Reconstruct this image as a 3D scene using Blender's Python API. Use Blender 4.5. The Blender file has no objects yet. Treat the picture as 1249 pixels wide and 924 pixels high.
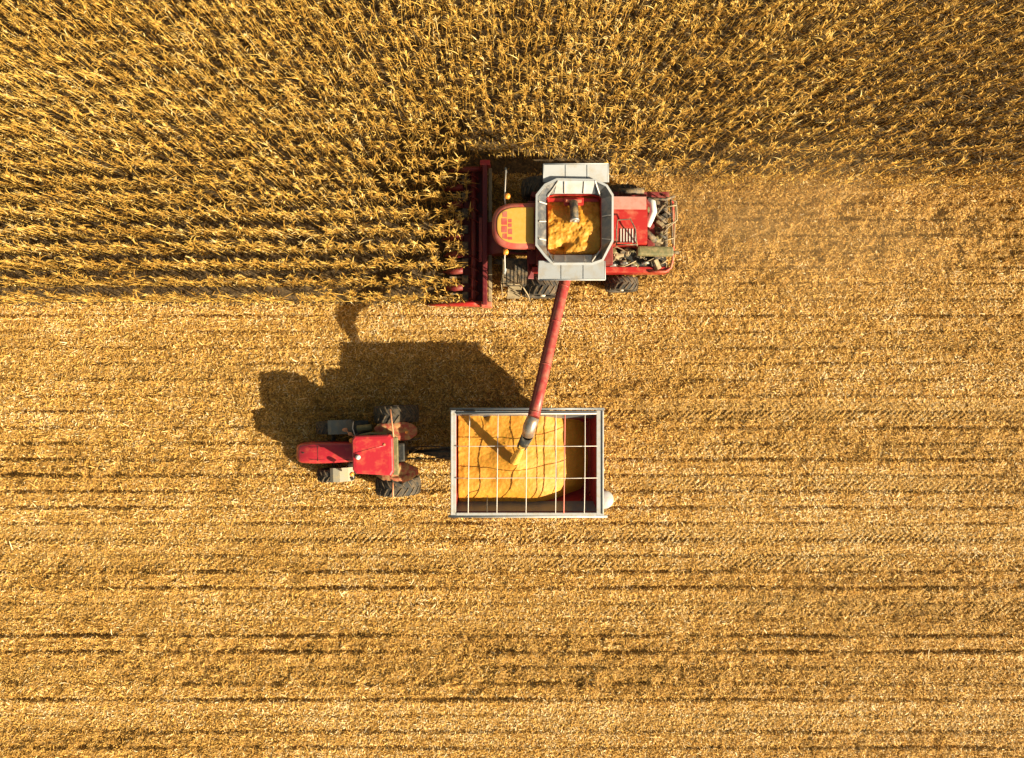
import bpy, bmesh, math, random
import numpy as np
from mathutils import Vector, Matrix, noise as mnoise

random.seed(5)
R = math.radians
scene = bpy.context.scene
COL = scene.collection

# ---------------------------------------------------------------- camera, sky, sun, exposure
CAMZ = 34.0
cam_data = bpy.data.cameras.new('camera'); cam = bpy.data.objects.new('camera', cam_data); COL.objects.link(cam)
cam.location = (0, 0, CAMZ); cam.rotation_euler = (0, 0, 0)
cam_data.sensor_width = 36; cam_data.sensor_fit = 'HORIZONTAL'
cam_data.lens = 36 * CAMZ / 49.96
cam_data.clip_end = 3000
scene.camera = cam

SUNV = Vector((1.64, -0.89, 1.0)).normalized()
world = bpy.data.worlds.new('World'); scene.world = world; world.use_nodes = True
wn = world.node_tree; bg = wn.nodes['Background']
sky = wn.nodes.new('ShaderNodeTexSky'); sky.sky_type = 'NISHITA'; sky.sun_disc = False
sky.sun_elevation = R(28.2); sky.sun_rotation = math.atan2(1.64, -0.89); sky.dust_density = 2.0; sky.air_density = 1.0
tint = wn.nodes.new('ShaderNodeMix'); tint.data_type = 'RGBA'; tint.blend_type = 'MULTIPLY'; tint.inputs[0].default_value = 1; tint.inputs[7].default_value = (1.0, 0.80, 0.50, 1)   # warm tint added to the sky light so shadows look less grey
wn.links.new(sky.outputs[0], tint.inputs[6]); wn.links.new(tint.outputs[2], bg.inputs[0]); bg.inputs[1].default_value = 0.066
sd = bpy.data.lights.new('sun', 'SUN'); sd.energy = 5.0; sd.angle = R(0.5); sd.color = (1.0, 0.885, 0.64)
sun = bpy.data.objects.new('sun', sd); COL.objects.link(sun)
sun.rotation_euler = (-SUNV).to_track_quat('-Z', 'Y').to_euler(); sun.location = (40, -22, 25)
scene.view_settings.view_transform = 'Standard'; scene.view_settings.look = 'None'
scene.view_settings.exposure = 1.33; scene.view_settings.gamma = 1

def at(px, py, h=0.0):
    """measured position (pixel of the 1249x924 photo, known height) -> metres"""
    s = 25.0 * CAMZ / (CAMZ - h)
    return Vector(((px - 624.5) / s, (462 - py) / s, h))

# ---------------------------------------------------------------- materials
def mat(name, col, rough=0.6, metal=0.0, col2=None, scale=3.0, lo=0.45, hi=0.6, bump=0.0, bscale=40, spec=0.5, coat=0.0, transl=0.0):
    m = bpy.data.materials.new(name); m.use_nodes = True; nt = m.node_tree; b = nt.nodes['Principled BSDF']
    b.inputs['Roughness'].default_value = rough; b.inputs['Metallic'].default_value = metal
    b.inputs['Specular IOR Level'].default_value = spec; b.inputs['Coat Weight'].default_value = coat
    b.inputs['Base Color'].default_value = (*col, 1)
    tc = nt.nodes.new('ShaderNodeTexCoord')
    if col2:
        n = nt.nodes.new('ShaderNodeTexNoise'); n.inputs['Scale'].default_value = scale; n.inputs['Detail'].default_value = 8
        n.inputs['Roughness'].default_value = 0.65
        nt.links.new(tc.outputs['Object'], n.inputs['Vector'])
        r = nt.nodes.new('ShaderNodeValToRGB'); r.color_ramp.elements[0].position = lo; r.color_ramp.elements[1].position = hi
        r.color_ramp.elements[0].color = (*col, 1); r.color_ramp.elements[1].color = (*col2, 1)
        nt.links.new(n.outputs['Fac'], r.inputs[0]); nt.links.new(r.outputs[0], b.inputs['Base Color'])
        rr = nt.nodes.new('ShaderNodeMapRange'); rr.inputs['From Min'].default_value = lo; rr.inputs['From Max'].default_value = hi
        rr.inputs['To Min'].default_value = rough; rr.inputs['To Max'].default_value = min(1, rough + 0.25)
        nt.links.new(n.outputs['Fac'], rr.inputs['Value']); nt.links.new(rr.outputs[0], b.inputs['Roughness'])
    if bump:
        n2 = nt.nodes.new('ShaderNodeTexNoise'); n2.inputs['Scale'].default_value = bscale; n2.inputs['Detail'].default_value = 4
        nt.links.new(tc.outputs['Object'], n2.inputs['Vector'])
        bp = nt.nodes.new('ShaderNodeBump'); bp.inputs['Strength'].default_value = bump; bp.inputs['Distance'].default_value = 0.03
        nt.links.new(n2.outputs['Fac'], bp.inputs['Height']); nt.links.new(bp.outputs[0], b.inputs['Normal'])
    return m

def mat_straw(name, stops, rough=0.7, transl=0.25):
    """dry plant matter: each piece takes its colour from its own face value"""
    m = bpy.data.materials.new(name); m.use_nodes = True; nt = m.node_tree; b = nt.nodes['Principled BSDF']
    at_ = nt.nodes.new('ShaderNodeAttribute'); at_.attribute_name = 'tone'
    r = nt.nodes.new('ShaderNodeValToRGB'); cr = r.color_ramp
    while len(cr.elements) < len(stops): cr.elements.new(0.5)
    for e, (p, c) in zip(cr.elements, stops): e.position = p; e.color = (*c, 1)
    nt.links.new(at_.outputs['Fac'], r.inputs[0]); nt.links.new(r.outputs[0], b.inputs['Base Color'])
    b.inputs['Roughness'].default_value = rough; b.inputs['Specular IOR Level'].default_value = 0.35
    if transl:
        t = nt.nodes.new('ShaderNodeBsdfTranslucent'); mx = nt.nodes.new('ShaderNodeMixShader'); mx.inputs[0].default_value = transl
        nt.links.new(r.outputs[0], t.inputs[0]); out = nt.nodes['Material Output']
        nt.links.new(b.outputs[0], mx.inputs[1]); nt.links.new(t.outputs[0], mx.inputs[2]); nt.links.new(mx.outputs[0], out.inputs[0])
    return m

DUST = (0.50, 0.33, 0.15)
M = {}
M['red'] = mat('red_paint', (0.35, 0.018, 0.015), 0.35, col2=(0.42, 0.10, 0.05), scale=2.5, lo=0.5, hi=0.72, coat=0.2)
M['tractor_red'] = mat('tractor_red_paint', (0.40, 0.020, 0.032), 0.33, col2=(0.50, 0.085, 0.045), scale=3.5, lo=0.5, hi=0.75, coat=0.3)
M['dull_red'] = mat('weathered_shade_dark_red', (0.17, 0.012, 0.012), 0.55, col2=(0.20, 0.06, 0.035), scale=4, lo=0.45, hi=0.75)  # worn red, darkened further to put the header dividers' shade into it
M['dusty_red'] = mat('dusty_red_paint', (0.45, 0.05, 0.035), 0.55, col2=(0.50, 0.24, 0.13), scale=4, lo=0.4, hi=0.7)
M['auger_red'] = mat('auger_faded_red', (0.30, 0.028, 0.028), 0.42, col2=(0.34, 0.11, 0.07), scale=3, lo=0.4, hi=0.7)
M['maroon'] = mat('shade_darkened_maroon', (0.115, 0.006, 0.010), 0.5, col2=(0.16, 0.02, 0.015), scale=4, lo=0.45, hi=0.7)  # kept dark: shade over the corn header is put into this colour
M['hopper_red'] = mat('hopper_wall_red', (0.24, 0.010, 0.016), 0.5, col2=(0.22, 0.03, 0.02), scale=4, lo=0.45, hi=0.7)
M['brown_fender'] = mat('dust_caked_red_fender', (0.34, 0.06, 0.035), 0.7, col2=(0.42, 0.25, 0.10), scale=4.5, lo=0.42, hi=0.60)
M['white'] = mat('white_painted_sheet', (0.38, 0.39, 0.41), 0.45, col2=(0.34, 0.30, 0.25), scale=2.2, lo=0.48, hi=0.75)
M['galv'] = mat('galvanised_sheet', (0.42, 0.42, 0.41), 0.42, metal=0.55, col2=(0.36, 0.32, 0.26), scale=3, lo=0.45, hi=0.75)
M['rim_white'] = mat('rim_pale_paint', (0.37, 0.37, 0.38), 0.5, col2=(0.32, 0.28, 0.22), scale=5, lo=0.45, hi=0.7)
M['grey_wall'] = mat('bare_steel_wall', (0.15, 0.165, 0.19), 0.4, metal=0.4, col2=(0.22, 0.20, 0.18), scale=3, lo=0.5, hi=0.75)
M['bar'] = mat('pale_bar', (0.55, 0.50, 0.45), 0.4)
M['pinkbar'] = mat('reddish_bar', (0.62, 0.18, 0.12), 0.5)
M['orange_pole'] = mat('orange_rusty_pole', (0.62, 0.25, 0.12), 0.6, col2=(0.45, 0.22, 0.12), scale=6)
M['rubber'] = mat('tyre_rubber', (0.028, 0.026, 0.024), 0.85, col2=(0.14, 0.10, 0.06), scale=4, lo=0.46, hi=0.68)
M['lug'] = mat('dusty_tyre_lugs', (0.06, 0.045, 0.03), 0.9, col2=(0.15, 0.105, 0.06), scale=5, lo=0.4, hi=0.65)
M['black'] = mat('black_plastic', (0.02, 0.02, 0.02), 0.5, col2=(0.10, 0.075, 0.045), scale=4, lo=0.5, hi=0.7)
M['dark'] = mat('dark_grimy_metal', (0.045, 0.04, 0.033), 0.6, col2=(0.22, 0.15, 0.08), scale=5, lo=0.42, hi=0.62, bump=0.4, bscale=12)
M['olive'] = mat('dusty_olive_metal', (0.13, 0.12, 0.05), 0.6, col2=(0.30, 0.22, 0.10), scale=5, lo=0.45, hi=0.7)
M['tan'] = mat('dust_caked_metal', (0.34, 0.26, 0.15), 0.75, col2=(0.20, 0.15, 0.09), scale=4, lo=0.45, hi=0.65)
M['grey_fender'] = mat('dusty_grey_mudguard', (0.28, 0.25, 0.19), 0.7, col2=(0.36, 0.29, 0.17), scale=4, lo=0.45, hi=0.65)
M['dark_fender'] = mat('dark_grey_mudguard', (0.14, 0.14, 0.125), 0.6, col2=(0.25, 0.20, 0.13), scale=4, lo=0.45, hi=0.7)
M['glass'] = mat('tinted_glass', (0.02, 0.025, 0.03), 0.08, spec=0.6)
M['chrome'] = mat('bright_steel_spout', (0.45, 0.41, 0.38), 0.25, metal=0.7, col2=(0.36, 0.24, 0.16), scale=5)
M['amber'] = mat('amber_lens', (0.8, 0.28, 0.04), 0.3)
M['plain_white'] = mat('clean_white_plastic', (0.6, 0.58, 0.54), 0.35)
M['rimsteel'] = mat('wheel_rim_paint', (0.55, 0.50, 0.42), 0.5, col2=(0.35, 0.26, 0.15), scale=6)
M['hood_pale'] = mat('dusty_sheen_pink_hood', (0.42, 0.22, 0.18), 0.4, col2=(0.40, 0.14, 0.10), scale=3, lo=0.45, hi=0.7)  # pale dust plus a glossy reflection painted into the colour
M['flare'] = mat('flared_tank_steel', (0.12, 0.13, 0.15), 0.3, metal=0.5, col2=(0.30, 0.27, 0.23), scale=3, lo=0.45, hi=0.7)
M['roof_dust'] = mat('dust_covered_roof_panel', (0.50, 0.26, 0.03), 0.8, col2=(0.54, 0.31, 0.07), scale=5, lo=0.35, hi=0.7)
M['roof_red'] = mat('dusty_cab_roof_red', (0.40, 0.065, 0.05), 0.5, col2=(0.40, 0.14, 0.09), scale=2.5, lo=0.4, hi=0.7)

def mat_grain():
    m = bpy.data.materials.new('golden_corn_kernels'); m.use_nodes = True; nt = m.node_tree; b = nt.nodes['Principled BSDF']
    tc = nt.nodes.new('ShaderNodeTexCoord')
    n = nt.nodes.new('ShaderNodeTexNoise'); n.inputs['Scale'].default_value = 1.6; n.inputs['Detail'].default_value = 9; n.inputs['Roughness'].default_value = 0.7
    v = nt.nodes.new('ShaderNodeTexVoronoi'); v.inputs['Scale'].default_value = 45
    nt.links.new(tc.outputs['Object'], n.inputs['Vector']); nt.links.new(tc.outputs['Object'], v.inputs['Vector'])
    r = nt.nodes.new('ShaderNodeValToRGB'); e = r.color_ramp.elements
    e[0].position = 0.3; e[0].color = (0.55, 0.215, 0.008, 1); e[1].position = 0.7; e[1].color = (0.67, 0.315, 0.026, 1)
    nt.links.new(n.outputs['Fac'], r.inputs[0])
    hs = nt.nodes.new('ShaderNodeMix'); hs.data_type = 'RGBA'; hs.blend_type = 'MULTIPLY'; hs.inputs[0].default_value = 0.35
    nt.links.new(r.outputs[0], hs.inputs[6]); nt.links.new(v.outputs['Color'], hs.inputs[7])
    nt.links.new(hs.outputs[2], b.inputs['Base Color'])
    bp = nt.nodes.new('ShaderNodeBump'); bp.inputs['Strength'].default_value = 0.5; bp.inputs['Distance'].default_value = 0.012
    nt.links.new(v.outputs['Distance'], bp.inputs['Height']); nt.links.new(bp.outputs[0], b.inputs['Normal'])
    b.inputs['Roughness'].default_value = 0.6
    return m
M['grain'] = mat_grain()
M['falling_grain'] = mat('falling_kernels', (0.78, 0.46, 0.09), 0.6, col2=(0.62, 0.30, 0.03), scale=9, lo=0.4, hi=0.65, bump=0.8, bscale=30)

def mat_soil():
    m = bpy.data.materials.new('soil_and_chaff'); m.use_nodes = True; nt = m.node_tree; b = nt.nodes['Principled BSDF']
    tc = nt.nodes.new('ShaderNodeTexCoord')
    n = nt.nodes.new('ShaderNodeTexNoise'); n.inputs['Scale'].default_value = 9; n.inputs['Detail'].default_value = 10; n.inputs['Roughness'].default_value = 0.75
    nt.links.new(tc.outputs['Object'], n.inputs['Vector'])
    r = nt.nodes.new('ShaderNodeValToRGB'); cr = r.color_ramp; cr.elements.new(0.5)
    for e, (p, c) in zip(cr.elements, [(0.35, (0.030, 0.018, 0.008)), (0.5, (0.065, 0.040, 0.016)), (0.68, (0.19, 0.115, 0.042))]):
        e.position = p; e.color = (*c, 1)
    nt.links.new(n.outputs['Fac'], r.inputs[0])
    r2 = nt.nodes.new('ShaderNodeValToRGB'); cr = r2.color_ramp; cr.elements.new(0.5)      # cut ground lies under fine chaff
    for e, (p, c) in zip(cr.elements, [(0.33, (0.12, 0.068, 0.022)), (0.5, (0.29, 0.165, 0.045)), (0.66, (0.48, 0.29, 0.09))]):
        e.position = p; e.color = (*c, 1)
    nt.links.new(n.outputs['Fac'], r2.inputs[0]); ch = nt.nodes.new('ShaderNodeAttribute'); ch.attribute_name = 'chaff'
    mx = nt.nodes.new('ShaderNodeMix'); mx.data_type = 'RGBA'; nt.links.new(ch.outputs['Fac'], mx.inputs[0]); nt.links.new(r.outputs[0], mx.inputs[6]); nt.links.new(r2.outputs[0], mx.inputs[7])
    nt.links.new(mx.outputs[2], b.inputs['Base Color'])
    bp = nt.nodes.new('ShaderNodeBump'); bp.inputs['Strength'].default_value = 0.9; bp.inputs['Distance'].default_value = 0.05
    nt.links.new(n.outputs['Fac'], bp.inputs['Height']); nt.links.new(bp.outputs[0], b.inputs['Normal'])
    b.inputs['Roughness'].default_value = 0.95
    return m
M['soil'] = mat_soil()
M['residue'] = mat_straw('shredded_corn_straw', [(0.0, (0.15, 0.075, 0.012)), (0.2, (0.40, 0.21, 0.036)), (0.5, (0.65, 0.375, 0.082)), (0.8, (0.76, 0.49, 0.15)), (1.0, (0.87, 0.71, 0.43))])
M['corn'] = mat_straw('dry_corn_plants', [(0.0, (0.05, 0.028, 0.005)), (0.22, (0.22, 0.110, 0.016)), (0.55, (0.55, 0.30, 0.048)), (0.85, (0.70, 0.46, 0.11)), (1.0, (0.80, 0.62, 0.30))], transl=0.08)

# ---------------------------------------------------------------- builders
def tag(o, label=None, cat=None, group=None, kind=None):
    if label: o['label'] = label
    if cat: o['category'] = cat
    if group: o['group'] = group
    if kind: o['kind'] = kind
    return o

def thing(name, loc, label, cat, group=None, rz=0):
    o = bpy.data.objects.new(name, None); COL.objects.link(o); o.location = loc; o.rotation_euler = (0, 0, rz)
    o.empty_display_size = 0.3
    return tag(o, label, cat, group)

class MB:
    """collects shapes, then links them as one mesh object"""
    def __init__(s, off=(0, 0, 0)): s.bm = bmesh.new(); s.off = Vector(off)
    def _merge(s, b2, mtx=None):
        if mtx is not None: b2.transform(mtx)
        me = bpy.data.meshes.new('tmp'); b2.to_mesh(me); b2.free(); s.bm.from_mesh(me); bpy.data.meshes.remove(me)
    def box(s, c, size, bev=0.02, rot=(0, 0, 0), seg=2):
        b = bmesh.new(); bmesh.ops.create_cube(b, size=1)
        b.transform(Matrix.Diagonal((*size, 1)))
        if bev: bmesh.ops.bevel(b, geom=b.edges[:], offset=min(bev, min(size) * 0.45), segments=seg, affect='EDGES', profile=0.6)
        from mathutils import Euler
        s._merge(b, Matrix.Translation(c) @ Euler(rot).to_matrix().to_4x4()); return s
    def bb(s, x0, x1, y0, y1, z0, z1, bev=0.02):
        return s.box(((x0+x1)/2, (y0+y1)/2, (z0+z1)/2), (abs(x1-x0), abs(y1-y0), abs(z1-z0)), bev)
    def tube(s, pts, r, n=10, caps=True, r1=None):
        pts = [Vector(p) for p in pts]; b = bmesh.new(); rings = []; up = None
        for i, p in enumerate(pts):
            d = ((pts[min(i+1, len(pts)-1)] - p).normalized() + (p - pts[max(i-1, 0)]).normalized())
            d = d.normalized() if d.length > 1e-6 else Vector((0, 0, 1))
            if up is None: up = Vector((0, 0, 1)) if abs(d.z) < 0.9 else Vector((1, 0, 0))
            a = d.cross(up).normalized(); c = a.cross(d).normalized(); up = c
            rr = r[i] if isinstance(r, (list, tuple)) else (r if r1 is None else r + (r1 - r) * i / (len(pts)-1))
            rings.append([b.verts.new(p + a*math.cos(t)*rr + c*math.sin(t)*rr) for t in [2*math.pi*k/n for k in range(n)]])
        for A, B in zip(rings, rings[1:]):
            for k in range(n):
                f = b.faces.new((A[k], A[(k+1) % n], B[(k+1) % n], B[k])); f.smooth = True
        if caps: b.faces.new(rings[0][::-1]); b.faces.new(rings[-1])
        s._merge(b); return s
    def lathe(s, prof, c, axis='Y', n=32, smooth=True):
        """prof: (radius, offset along axis)"""
        b = bmesh.new(); rings = []
        for rr, o in prof:
            ring = []
            for k in range(n):
                t = 2*math.pi*k/n; u, v = rr*math.cos(t), rr*math.sin(t)
                ring.append(b.verts.new((u, o, v) if axis == 'Y' else ((o, u, v) if axis == 'X' else (u, v, o))))
            rings.append(ring)
        for A, B in zip(rings, rings[1:]):
            for k in range(n):
                f = b.faces.new((A[k], A[(k+1) % n], B[(k+1) % n], B[k])); f.smooth = smooth
        b.faces.new(rings[0][::-1]); b.faces.new(rings[-1])
        bmesh.ops.recalc_face_normals(b, faces=b.faces[:])
        s._merge(b, Matrix.Translation(c)); return s
    def loft(s, rings, smooth=False, caps=True, closed=True):
        b = bmesh.new(); R_ = [[b.verts.new(Vector(p)) for p in r] for r in rings]; n = len(R_[0])
        for A, B in zip(R_, R_[1:]):
            for k in range(n if closed else n-1):
                f = b.faces.new((A[k], A[(k+1) % n], B[(k+1) % n], B[k])); f.smooth = smooth
        if caps: b.faces.new(R_[0][::-1]); b.faces.new(R_[-1])
        bmesh.ops.recalc_face_normals(b, faces=b.faces[:])
        s._merge(b); return s
    def prism(s, poly, z0, z1, bev=0.0):
        b = bmesh.new(); lo = [b.verts.new((p[0], p[1], z0)) for p in poly]; hi = [b.verts.new((p[0], p[1], z1)) for p in poly]
        n = len(poly)
        for k in range(n): b.faces.new((lo[k], lo[(k+1) % n], hi[(k+1) % n], hi[k]))
        b.faces.new(lo[::-1]); b.faces.new(hi); bmesh.ops.recalc_face_normals(b, faces=b.faces[:])
        if bev: bmesh.ops.bevel(b, geom=[e for e in b.edges], offset=bev, segments=2, affect='EDGES')
        s._merge(b); return s
    def sheet(s, pts4, t=0.02):
        """a plate with thickness over a quad or polygon given in 3D"""
        p = [Vector(q) for q in pts4]; n = (p[1]-p[0]).cross(p[2]-p[1]).normalized() * t/2
        return s.loft([[q - n for q in p], [q + n for q in p]])
    def sphere(s, c, r, n=14, sc=(1, 1, 1)):
        b = bmesh.new(); bmesh.ops.create_uvsphere(b, u_segments=n, v_segments=n//2+1, radius=r)
        for f in b.faces: f.smooth = True
        s._merge(b, Matrix.Translation(c) @ Matrix.Diagonal((*sc, 1))); return s
    def build(s, name, m, parent=None, mats=None, weld=False):
        me = bpy.data.meshes.new(name)
        if tuple(s.off) != (0, 0, 0): s.bm.transform(Matrix.Translation(-s.off))
        s.bm.to_mesh(me); s.bm.free()
        o = bpy.data.objects.new(name, me); COL.objects.link(o); me.materials.append(M[m])
        if parent is not None: o.parent = parent
        return o

def tyre_parts(parent, c, Rd, w, rim_r, side=1, lugs=22):
    """wheel (rim, hub) > tyre (with chevron lugs); axle along Y"""
    x, y, z = c
    r = MB(); ro = rim_r
    r.lathe([(ro*1.02, -w*0.40), (ro*1.02, -w*0.34), (ro*0.86, -w*0.30), (ro*0.86, w*0.30), (ro*1.02, w*0.34), (ro*1.02, w*0.40)], (x, y, z))
    r.lathe([(ro*0.32, -0.02), (ro*0.32, 0.22*w/0.6), (ro*0.22, 0.3*w/0.6)] if side > 0 else [(ro*0.22, -0.3*w/0.6), (ro*0.32, -0.22*w/0.6), (ro*0.32, 0.02)], (x, y, z), n=20)
    wheel = r.build('wheel', 'rimsteel', parent)
    t = MB(); h = w/2
    prof = [(ro, -h*0.80), (ro*1.12, -h*0.96), ((Rd+ro)/2, -h*1.02), (Rd*0.93, -h*0.93), (Rd*0.965, -h*0.6), (Rd*0.975, 0), (Rd*0.965, h*0.6), (Rd*0.93, h*0.93), ((Rd+ro)/2, h*1.02), (ro*1.12, h*0.96), (ro, h*0.80)]
    t.lathe(prof, (x, y, z), n=48)
    ty = t.build('tyre', 'rubber', wheel)
    l = MB()
    for k in range(lugs):
        for sgn in (-1, 1):
            a0 = 2*math.pi*(k + (0.5 if sgn > 0 else 0))/lugs
            pts = []
            for j, (f, da) in enumerate([(0.04, 0.0), (0.5, 0.13), (0.98, 0.26)]):
                a = a0 - da*0.9*(22/lugs); rr = Rd*(0.975, 0.965, 0.92)[j]
                yy = sgn*h*f; wd = (0.030, 0.034, 0.045)[j]/Rd
                lo, hi = rr*0.985, rr + 0.045*(1.0, 1.0, 0.9)[j]
                pts.append([(x+lo*math.sin(a-wd), y+yy, z+lo*math.cos(a-wd)), (x+lo*math.sin(a+wd), y+yy, z+lo*math.cos(a+wd)),
                            (x+hi*math.sin(a+wd*0.8), y+yy, z+hi*math.cos(a+wd*0.8)), (x+hi*math.sin(a-wd*0.8), y+yy, z+hi*math.cos(a-wd*0.8))])
            l.loft(pts)
    # the lugs belong to the tyre's own mesh
    me2 = bpy.data.meshes.new('tmp'); l.bm.to_mesh(me2); l.bm.free()
    bm = bmesh.new(); bm.from_mesh(ty.data); nf = len(bm.faces); bm.from_mesh(me2); bm.faces.ensure_lookup_table()
    ty.data.materials.append(M['lug'])
    for f in bm.faces[nf:]: f.material_index = 1
    bm.to_mesh(ty.data); bm.free(); bpy.data.meshes.remove(me2)
    return wheel

# ---------------------------------------------------------------- noise and terrain (numpy)
rng = np.random.default_rng(11)
_tab = rng.random((512, 512))
def vnoise(x, y, ox=0, oy=0):
    x = np.asarray(x, float) + ox + 1000; y = np.asarray(y, float) + oy + 1000
    xi = np.floor(x).astype(int); yi = np.floor(y).astype(int); fx = x - xi; fy = y - yi
    fx = fx*fx*(3-2*fx); fy = fy*fy*(3-2*fy); xi %= 511; yi %= 511
    a = _tab[xi, yi]; b = _tab[xi+1, yi]; c = _tab[xi, yi+1]; d = _tab[xi+1, yi+1]
    return (a*(1-fx)+b*fx)*(1-fy) + (c*(1-fx)+d*fx)*fy - 0.5

ROW0, ROWD = 3.74, 0.78          # first standing corn row, row spacing
CUT_Y = 9.80                    # standing corn begins above this line to the right of the harvester
def row_strength(k): 
    return _tab[(np.asarray(k)*7+90) % 500, 3]
def standing(x, y):
    return ((y > CUT_Y) | ((y > ROW0-0.25) & (x < -2.2)))

TRACKS = [  # y centre, width, x from, x to, depth, chevron strength
    (-1.50, 0.85, -4.6, 60, 0.04, 0.9), (-5.00, 0.85, -4.6, 60, 0.04, 0.8), (-3.2, 0.7, 4, 60, 0.03, 0.6),
    (-7.55, 0.85, -60, 60, 0.04, 0.9), (-8.75, 0.80, -60, 60, 0.04, 0.8), (-11.0, 0.9, -60, 60, 0.035, 0.7), (-14.2, 0.9, -60, 60, 0.04, 0.5),
    (-12.0, 0.7, -60, 60, 0.03, 0.4), (-16.6, 0.9, -60, 60, 0.03, 0.5), (1.9, 0.8, -60, 60, 0.03, 0.4), (4.15, 0.8, 5.0, 60, 0.04, 0.5), (9.1, 0.7, 5.0, 60, 0.04, 0.5), (0.35, 0.7, -60, 60, 0.03, 0.4)]
def height(x, y):
    x = np.asarray(x, float); y = np.asarray(y, float)
    y = y + 0.05*vnoise(x*0.25, y*0.2, 70)          # rows wander a little
    h = 0.10*vnoise(x*0.35, y*0.9, 3) + 0.15*vnoise(x*1.3, y*2.0, 9) + 0.12*vnoise(x*3.4, y*3.8, 20) + 0.06*vnoise(x*7, y*7, 25)
    rough = np.clip(0.55 + 1.5*vnoise(x*0.04, y*0.62, 44) + 0.3*vnoise(x*0.5, y*0.9, 46), 0.12, 1.3)
    h = h * rough * 1.15
    rk = (y - ROW0)/ROWD; k = np.floor(rk + 0.5).astype(int); d = (rk - k)*ROWD
    s = row_strength(k)
    # row ridge with a small ditch on its far side
    ww = np.clip(0.85+vnoise(x*0.35, y*0.7, 31)*1.3, 0.2, 1.4); h = h + (0.025 + 0.03*s)*np.exp(-(d/0.11)**2)*ww - (0.05+0.055*s)*np.exp(-((d-0.17)/0.085)**2)*ww
    for (yc, w, x0, x1, dp, cs) in TRACKS:
        u = (y - yc)/(w/2)
        m = np.clip((1.25-np.abs(u))*4, 0, 1) * np.clip((x-x0)*1.5, 0, 1)*np.clip((x1-x)*1.5, 0, 1)
        ph = (x*1.0 + np.abs(y-yc)*1.1)/0.30
        ph = ph + 1.1*vnoise(x*0.9, y*0.5, yc*5); chev = np.abs(((ph + (u > 0)*0.5) % 1.0) - 0.5)*2
        fade = np.clip(0.7+1.0*vnoise(x*0.35, y*0.3, yc*3), 0.2, 1.2)
        h = h*(1-0.45*m) + m*(-dp*0.6 + 0.13*cs*fade*(chev-0.5))
    return h

def track_mask(x, y):
    m = np.zeros_like(x)
    for (yc, w, x0, x1, dp, cs) in TRACKS:
        m = np.maximum(m, np.clip((1.2-np.abs((y-yc)/(w/2)))*4, 0, 1)*(x > x0)*(x < x1)*min(1, cs*1.2)*np.clip(0.6+1.6*vnoise(x*0.15, y*0.1, yc*3), 0.0, 1))
    return m

def add_mesh(name, verts, quads, m, tone=None, smooth=False):
    me = bpy.data.meshes.new(name); nv = len(verts); nf = len(quads)
    me.vertices.add(nv); me.vertices.foreach_set('co', verts.astype(np.float32).ravel())
    me.loops.add(nf*4); me.polygons.add(nf)
    me.loops.foreach_set('vertex_index', quads.astype(np.int32).ravel())
    me.polygons.foreach_set('loop_start', np.arange(0, nf*4, 4, dtype=np.int32))
    me.polygons.foreach_set('loop_total', np.full(nf, 4, dtype=np.int32))
    if smooth: me.polygons.foreach_set('use_smooth', np.ones(nf, dtype=bool))
    me.update(calc_edges=True)
    if tone is not None:
        a = me.attributes.new('tone', 'FLOAT', 'FACE'); a.data.foreach_set('value', tone.astype(np.float32))
    me.materials.append(M[m]); o = bpy.data.objects.new(name, me); COL.objects.link(o); return o

# ground: one sheet, fine under the camera, stretching to the horizon
def axis(lo, hi, step, far=900):
    c = np.arange(lo, hi+step/2, step); out = []; d = step; v = hi
    while v < far: d *= 1.35; v += d; out.append(v)
    neg = []; d = step; v = lo
    while v > -far: d *= 1.35; v -= d; neg.append(v)
    return np.concatenate([neg[::-1], c, out])
gx = axis(-32, 32, 0.065); gy = axis(-23, 22, 0.055)
GX, GY = np.meshgrid(gx, gy, indexing='ij')
GZ = height(GX, GY); far_ = np.maximum(np.abs(GX), np.abs(GY)); GZ = np.where(far_ > 60, 0, GZ)
nx, ny = GX.shape; idx = np.arange(nx*ny).reshape(nx, ny)
q = np.stack([idx[:-1, :-1], idx[1:, :-1], idx[1:, 1:], idx[:-1, 1:]], -1).reshape(-1, 4)
ground = add_mesh('ground', np.stack([GX, GY, GZ], -1).reshape(-1, 3), q, 'soil', smooth=True)
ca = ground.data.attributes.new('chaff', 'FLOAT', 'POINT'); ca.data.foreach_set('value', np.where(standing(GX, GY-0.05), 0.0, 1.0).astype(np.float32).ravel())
tag(ground, 'harvested field soil strewn with chaff in wheel-tracked rows', 'ground', kind='structure')

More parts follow.
